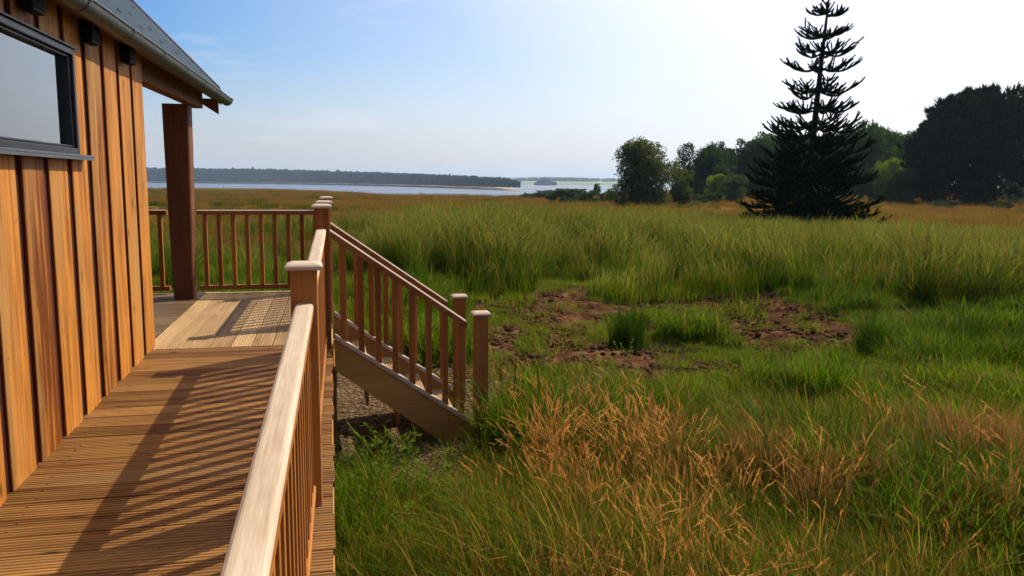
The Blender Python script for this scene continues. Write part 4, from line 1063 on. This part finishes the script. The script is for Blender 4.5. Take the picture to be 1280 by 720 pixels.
# dome shaped monkey puzzle: a dense ball of scaly shoots
def dome_tree():
    d = 86.0; x, y = place(1213, d); zg = float(height(x, y)); H = Hof(121, 1213, d)-zg; Wd = 158/1000*d
    root = empty('dome_puzzle_tree', (x, y, zg)); tag(root, 'huge dark dome shaped tree at the right edge of the meadow', 'monkey puzzle tree')
    k = new_obj('trunk', trunk_mesh(1, .03, 9, 12, 0, .5), root); k.scale = (Wd*.8, Wd*.8, H*.85)
    rs = np.random.RandomState(77); nc = 460; per = 13; n = nc*per
    prof = lambda u: np.interp(u, [0,.15,.36,.6,.74,.88,.95,1.0], [1.05,1.08,1.0,.93,.84,.60,.38,.05])
    Ac = rs.uniform(0,6.283,nc); vc = rs.rand(nc)**.75; dc = rs.rand(nc)**2*.35-.03+rs.normal(0,.06,nc); rc = prof(vc)*Wd/2*(1-dc)
    cc = np.stack([np.cos(Ac)*rc, np.sin(Ac)*rc, vc*H*(.89+.10*rs.rand(nc))+.3], 1)
    off = rs.normal(size=(n,3)); off /= np.linalg.norm(off, axis=1)[:,None]; off[:,2] = np.abs(off[:,2])
    rad_ = np.repeat(rs.uniform(.35,.85,nc), per)[:,None]; c = np.repeat(cc, per, 0)+off*rad_*rs.uniform(.5,1,(n,1))
    A = np.repeat(Ac, per); v = np.repeat(vc, per)
    out = np.stack([np.cos(A), np.sin(A), (v-.35)*1.3+.2], 1)*.8+off; out /= np.linalg.norm(out, axis=1)[:,None]
    # each shoot is a bundle of leaf blades
    m_ = 9; P = np.repeat(c, m_, 0)+rs.normal(0,.10,(n*m_,3)); o = np.repeat(out, m_, 0)+rs.normal(0,.28,(n*m_,3)); o /= np.linalg.norm(o, axis=1)[:,None]
    w = np.cross(o, rs.normal(size=o.shape)); w /= np.linalg.norm(w, axis=1)[:,None]; L_ = rs.uniform(.25,.6,(n*m_,1))
    V = np.stack([P-w*.07, P+w*.07, P+o*L_*.6+w*.08+[0,0,.06], P+o*L_+[0,0,.22]], 1).reshape(-1,3)
    C2 = []; R2 = []
    for i in range(60):
        u = rs.uniform(.08,.86); a = rs.uniform(0,6.28); q = prof(u)*Wd/2*rs.uniform(0,.74); C2.append((q*math.cos(a), q*math.sin(a), u*H)); R2.append(Wd*.12)
    V2, F2, T2 = leaf_cloud(rs, C2, R2, 30000, .16)
    Vn = np.concatenate([V, V2]); tn = np.concatenate([np.repeat(rs.rand(n), m_), T2])
    me = np_mesh('crown', Vn, np.arange(len(Vn)).reshape(-1,4), tn, [M['needle_w']]); new_obj('crown', me, root)
dome_tree()
# conifers
def conifer(name, px_, d, wpx, top, m, label, seed, dens=1.0):
    x, y = place(px_, d); zg = float(height(x, y)); H = Hof(top, px_, d)-zg; Wd = wpx/1000*d; rs = np.random.RandomState(seed)
    root = empty(name, (x, y, zg)); tag(root, label, 'conifer'); k = new_obj('trunk', trunk_mesh(1, .02, seed, 0), root); k.scale = (Wd, Wd, H)
    n = int(2600*dens); A = rs.choice(np.linspace(0,6.28,9)[:-1], n)+rs.normal(0,.25,n); tier = rs.randint(0,22,n)/22; v = .08+.9*tier+rs.normal(0,.006,n)
    R0 = (1.03-v)*Wd/2*(1+.25*np.sin(tier*60)); q = rs.rand(n)**.6
    c = np.stack([np.cos(A)*R0*q, np.sin(A)*R0*q, v*H-q*R0*.25], 1)
    o = np.stack([np.cos(A), np.sin(A), -.15+0*A], 1)+rs.normal(0,.4,(n,3)); o /= np.linalg.norm(o, axis=1)[:,None]; w = np.cross(o, rs.normal(size=o.shape)); w /= np.linalg.norm(w,axis=1)[:,None]
    L_ = rs.uniform(.04,.09,(n,1))*Wd
    V = np.stack([c-w*L_*.22, c+w*L_*.22, c+o*L_+w*L_*.1, c+o*L_-w*L_*.1], 1).reshape(-1,3)
    me = np_mesh('crown', V, np.arange(len(V)).reshape(-1,4), rs.rand(n), [m]); new_obj('crown', me, root)
conifer('spiky_conifer', 1157, 108, 34, 137, M['needle'], 'small spiky conifer top poking up at the left of the dome tree', 5)
conifer('feathery_conifer', 1284, 96, 74, 92, M['leaf_blue'], 'tall feathery grey green conifer behind the dome tree at the right', 6, 2.6)
conifer('feathery_conifer', 1262, 104, 60, 104, M['leaf_blue'], 'feathery conifer rising over the right shoulder of the dome tree', 8, 2.2)

# marsh fence posts, far left
for (px_, d, lab) in [(284,210,'tiny weathered post on the marsh behind the landing railing'),(196,230,'tiny weathered post seen between the cabin and the porch post')]:
    x, y = place(px_, d); mb = MB(); z = float(height(x, y)); mb.tube([(0,0,-.3),(.03,0,1.5)], [.09,.07], 8)
    o = mb.build('marsh_post', M['string']); o.location = (x, y, z); tag(o, lab, 'post', 'fence posts on the marsh')

# ------------------------------------------------------------------ haze, light, camera
def haze():
    mb = MB(); mb.box((-5600,-500,-14),(6600,7000,70), .5); m, nt, out = mat('sea_haze')
    v = N(nt, 'ShaderNodeVolumePrincipled'); v.inputs['Color'].default_value = (.62,.80,1,1); v.inputs['Density'].default_value = .00016; v.inputs['Anisotropy'].default_value = .2
    nt.links.new(v.outputs[0], out.inputs['Volume']); tag(mb.build('haze', m), 'thin pale blue haze over the bay', 'haze', kind='stuff')
haze()

sd = Vector((.935,.565,1.0)).normalized(); el = math.asin(sd.z); az = math.atan2(sd.x, sd.y)
w = bpy.data.worlds.new('World'); S.world = w; w.use_nodes = True; nt = w.node_tree; nt.nodes.clear()
out = nt.nodes.new('ShaderNodeOutputWorld'); bg = nt.nodes.new('ShaderNodeBackground'); sky = nt.nodes.new('ShaderNodeTexSky')
sky.sky_type = 'NISHITA'; sky.sun_disc = False; sky.sun_elevation = el; sky.sun_rotation = az
sky.air_density = 1.0; sky.dust_density = 1.1; sky.ozone_density = 2.0; sky.altitude = 0
hs = nt.nodes.new('ShaderNodeHueSaturation'); hs.inputs['Saturation'].default_value = 1.7; nt.links.new(sky.outputs[0], hs.inputs['Color'])
tint = mixc(nt, 1.0, hs.outputs[0], (1.0,.975,1.10), 'MULTIPLY')
tcw = nt.nodes.new('ShaderNodeTexCoord'); mpw = nt.nodes.new('ShaderNodeMapping'); mpw.inputs['Scale'].default_value = (1.6,1.6,9); nt.links.new(tcw.outputs['Generated'], mpw.inputs[0])
nz = nt.nodes.new('ShaderNodeTexNoise'); nz.inputs['Scale'].default_value = 2.2; nz.inputs['Detail'].default_value = 9; nz.inputs['Roughness'].default_value = .62; nt.links.new(mpw.outputs[0], nz.inputs[0])
sxw = nt.nodes.new('ShaderNodeSeparateXYZ'); nt.links.new(tcw.outputs['Generated'], sxw.inputs[0])
hz_ = ramp(nt, sxw.outputs[2], [(0,(.85,.85,.85)),(.06,(.50,.50,.50)),(.14,(.12,.12,.12)),(.42,(0,0,0))])
tint = mixc(nt, hz_.outputs[0], tint, (4.7,4.85,5.8))
tint = mixc(nt, .0, tint, mixc(nt, 1.0, hs.outputs[0], (1.0,.98,1.04), 'MULTIPLY'), 'LIGHTEN')
dt = nt.nodes.new('ShaderNodeVectorMath'); dt.operation = 'DOT_PRODUCT'; nt.links.new(tcw.outputs['Generated'], dt.inputs[0]); dt.inputs[1].default_value = tuple(sd)
gl = ramp(nt, dt.outputs['Value'], [(.36,(0,0,0)),(.58,(.34,.34,.34)),(.74,(.9,.9,.9))])
tint = mixc(nt, gl.outputs[0], tint, (8.4,8.5,8.8), 'LIGHTEN')
cm = ramp(nt, nz.outputs[0], [(.55,(0,0,0)),(.74,(.55,.55,.55))])
clo = mixc(nt, cm.outputs[0], tint, (7.2,7.0,7.6))
nt.links.new(clo, bg.inputs[0]); bg.inputs[1].default_value = .100; nt.links.new(bg.outputs[0], out.inputs[0])
sl = bpy.data.lights.new('sun', 'SUN'); sl.energy = 5.0; sl.angle = R_(.5); sl.color = (1,.90,.75)
so_ = bpy.data.objects.new('sun', sl); col.objects.link(so_); so_.rotation_euler = (-sd).to_track_quat('-Z','Y').to_euler()

cd = bpy.data.cameras.new('camera'); cam = bpy.data.objects.new('camera', cd); col.objects.link(cam)
Rm = Matrix(((.976,.021,-.219),(-.219,.131,-.967),(.009,.991,.133)))
x_ax = Vector((Rm[0][0],Rm[1][0],Rm[2][0])).normalized(); z_ax = -Vector((-Rm[0][2],-Rm[1][2],-Rm[2][2])).normalized()
# columns are the camera's right, up and back directions
RIGHT = Vector((.9756,-.2192,.0088)); BACK = Vector((-.2188,-.9668,.1322)); 
BACK = BACK.normalized(); RIGHT = (RIGHT-BACK*RIGHT.dot(BACK)).normalized(); UP = BACK.cross(RIGHT)
m4 = Matrix.Identity(4)
for i, a in enumerate((RIGHT, UP, BACK)):
    for j in range(3): m4[j][i] = a[j]
m4.translation = Vector((0,0,E)); cam.matrix_world = m4
cd.sensor_width = 36; cd.lens = 36*1000/1280; cd.clip_start = .05; cd.clip_end = 30000
S.camera = cam
S.view_settings.view_transform = 'Standard'; S.view_settings.look = 'None'; S.view_settings.exposure = 0.38; S.view_settings.gamma = 1
S.cycles.max_bounces = 6; S.cycles.use_adaptive_sampling = True; S.cycles.adaptive_threshold = .03; S.cycles.transparent_max_bounces = 12; S.cycles.volume_bounces = 0; S.cycles.use_denoising = True
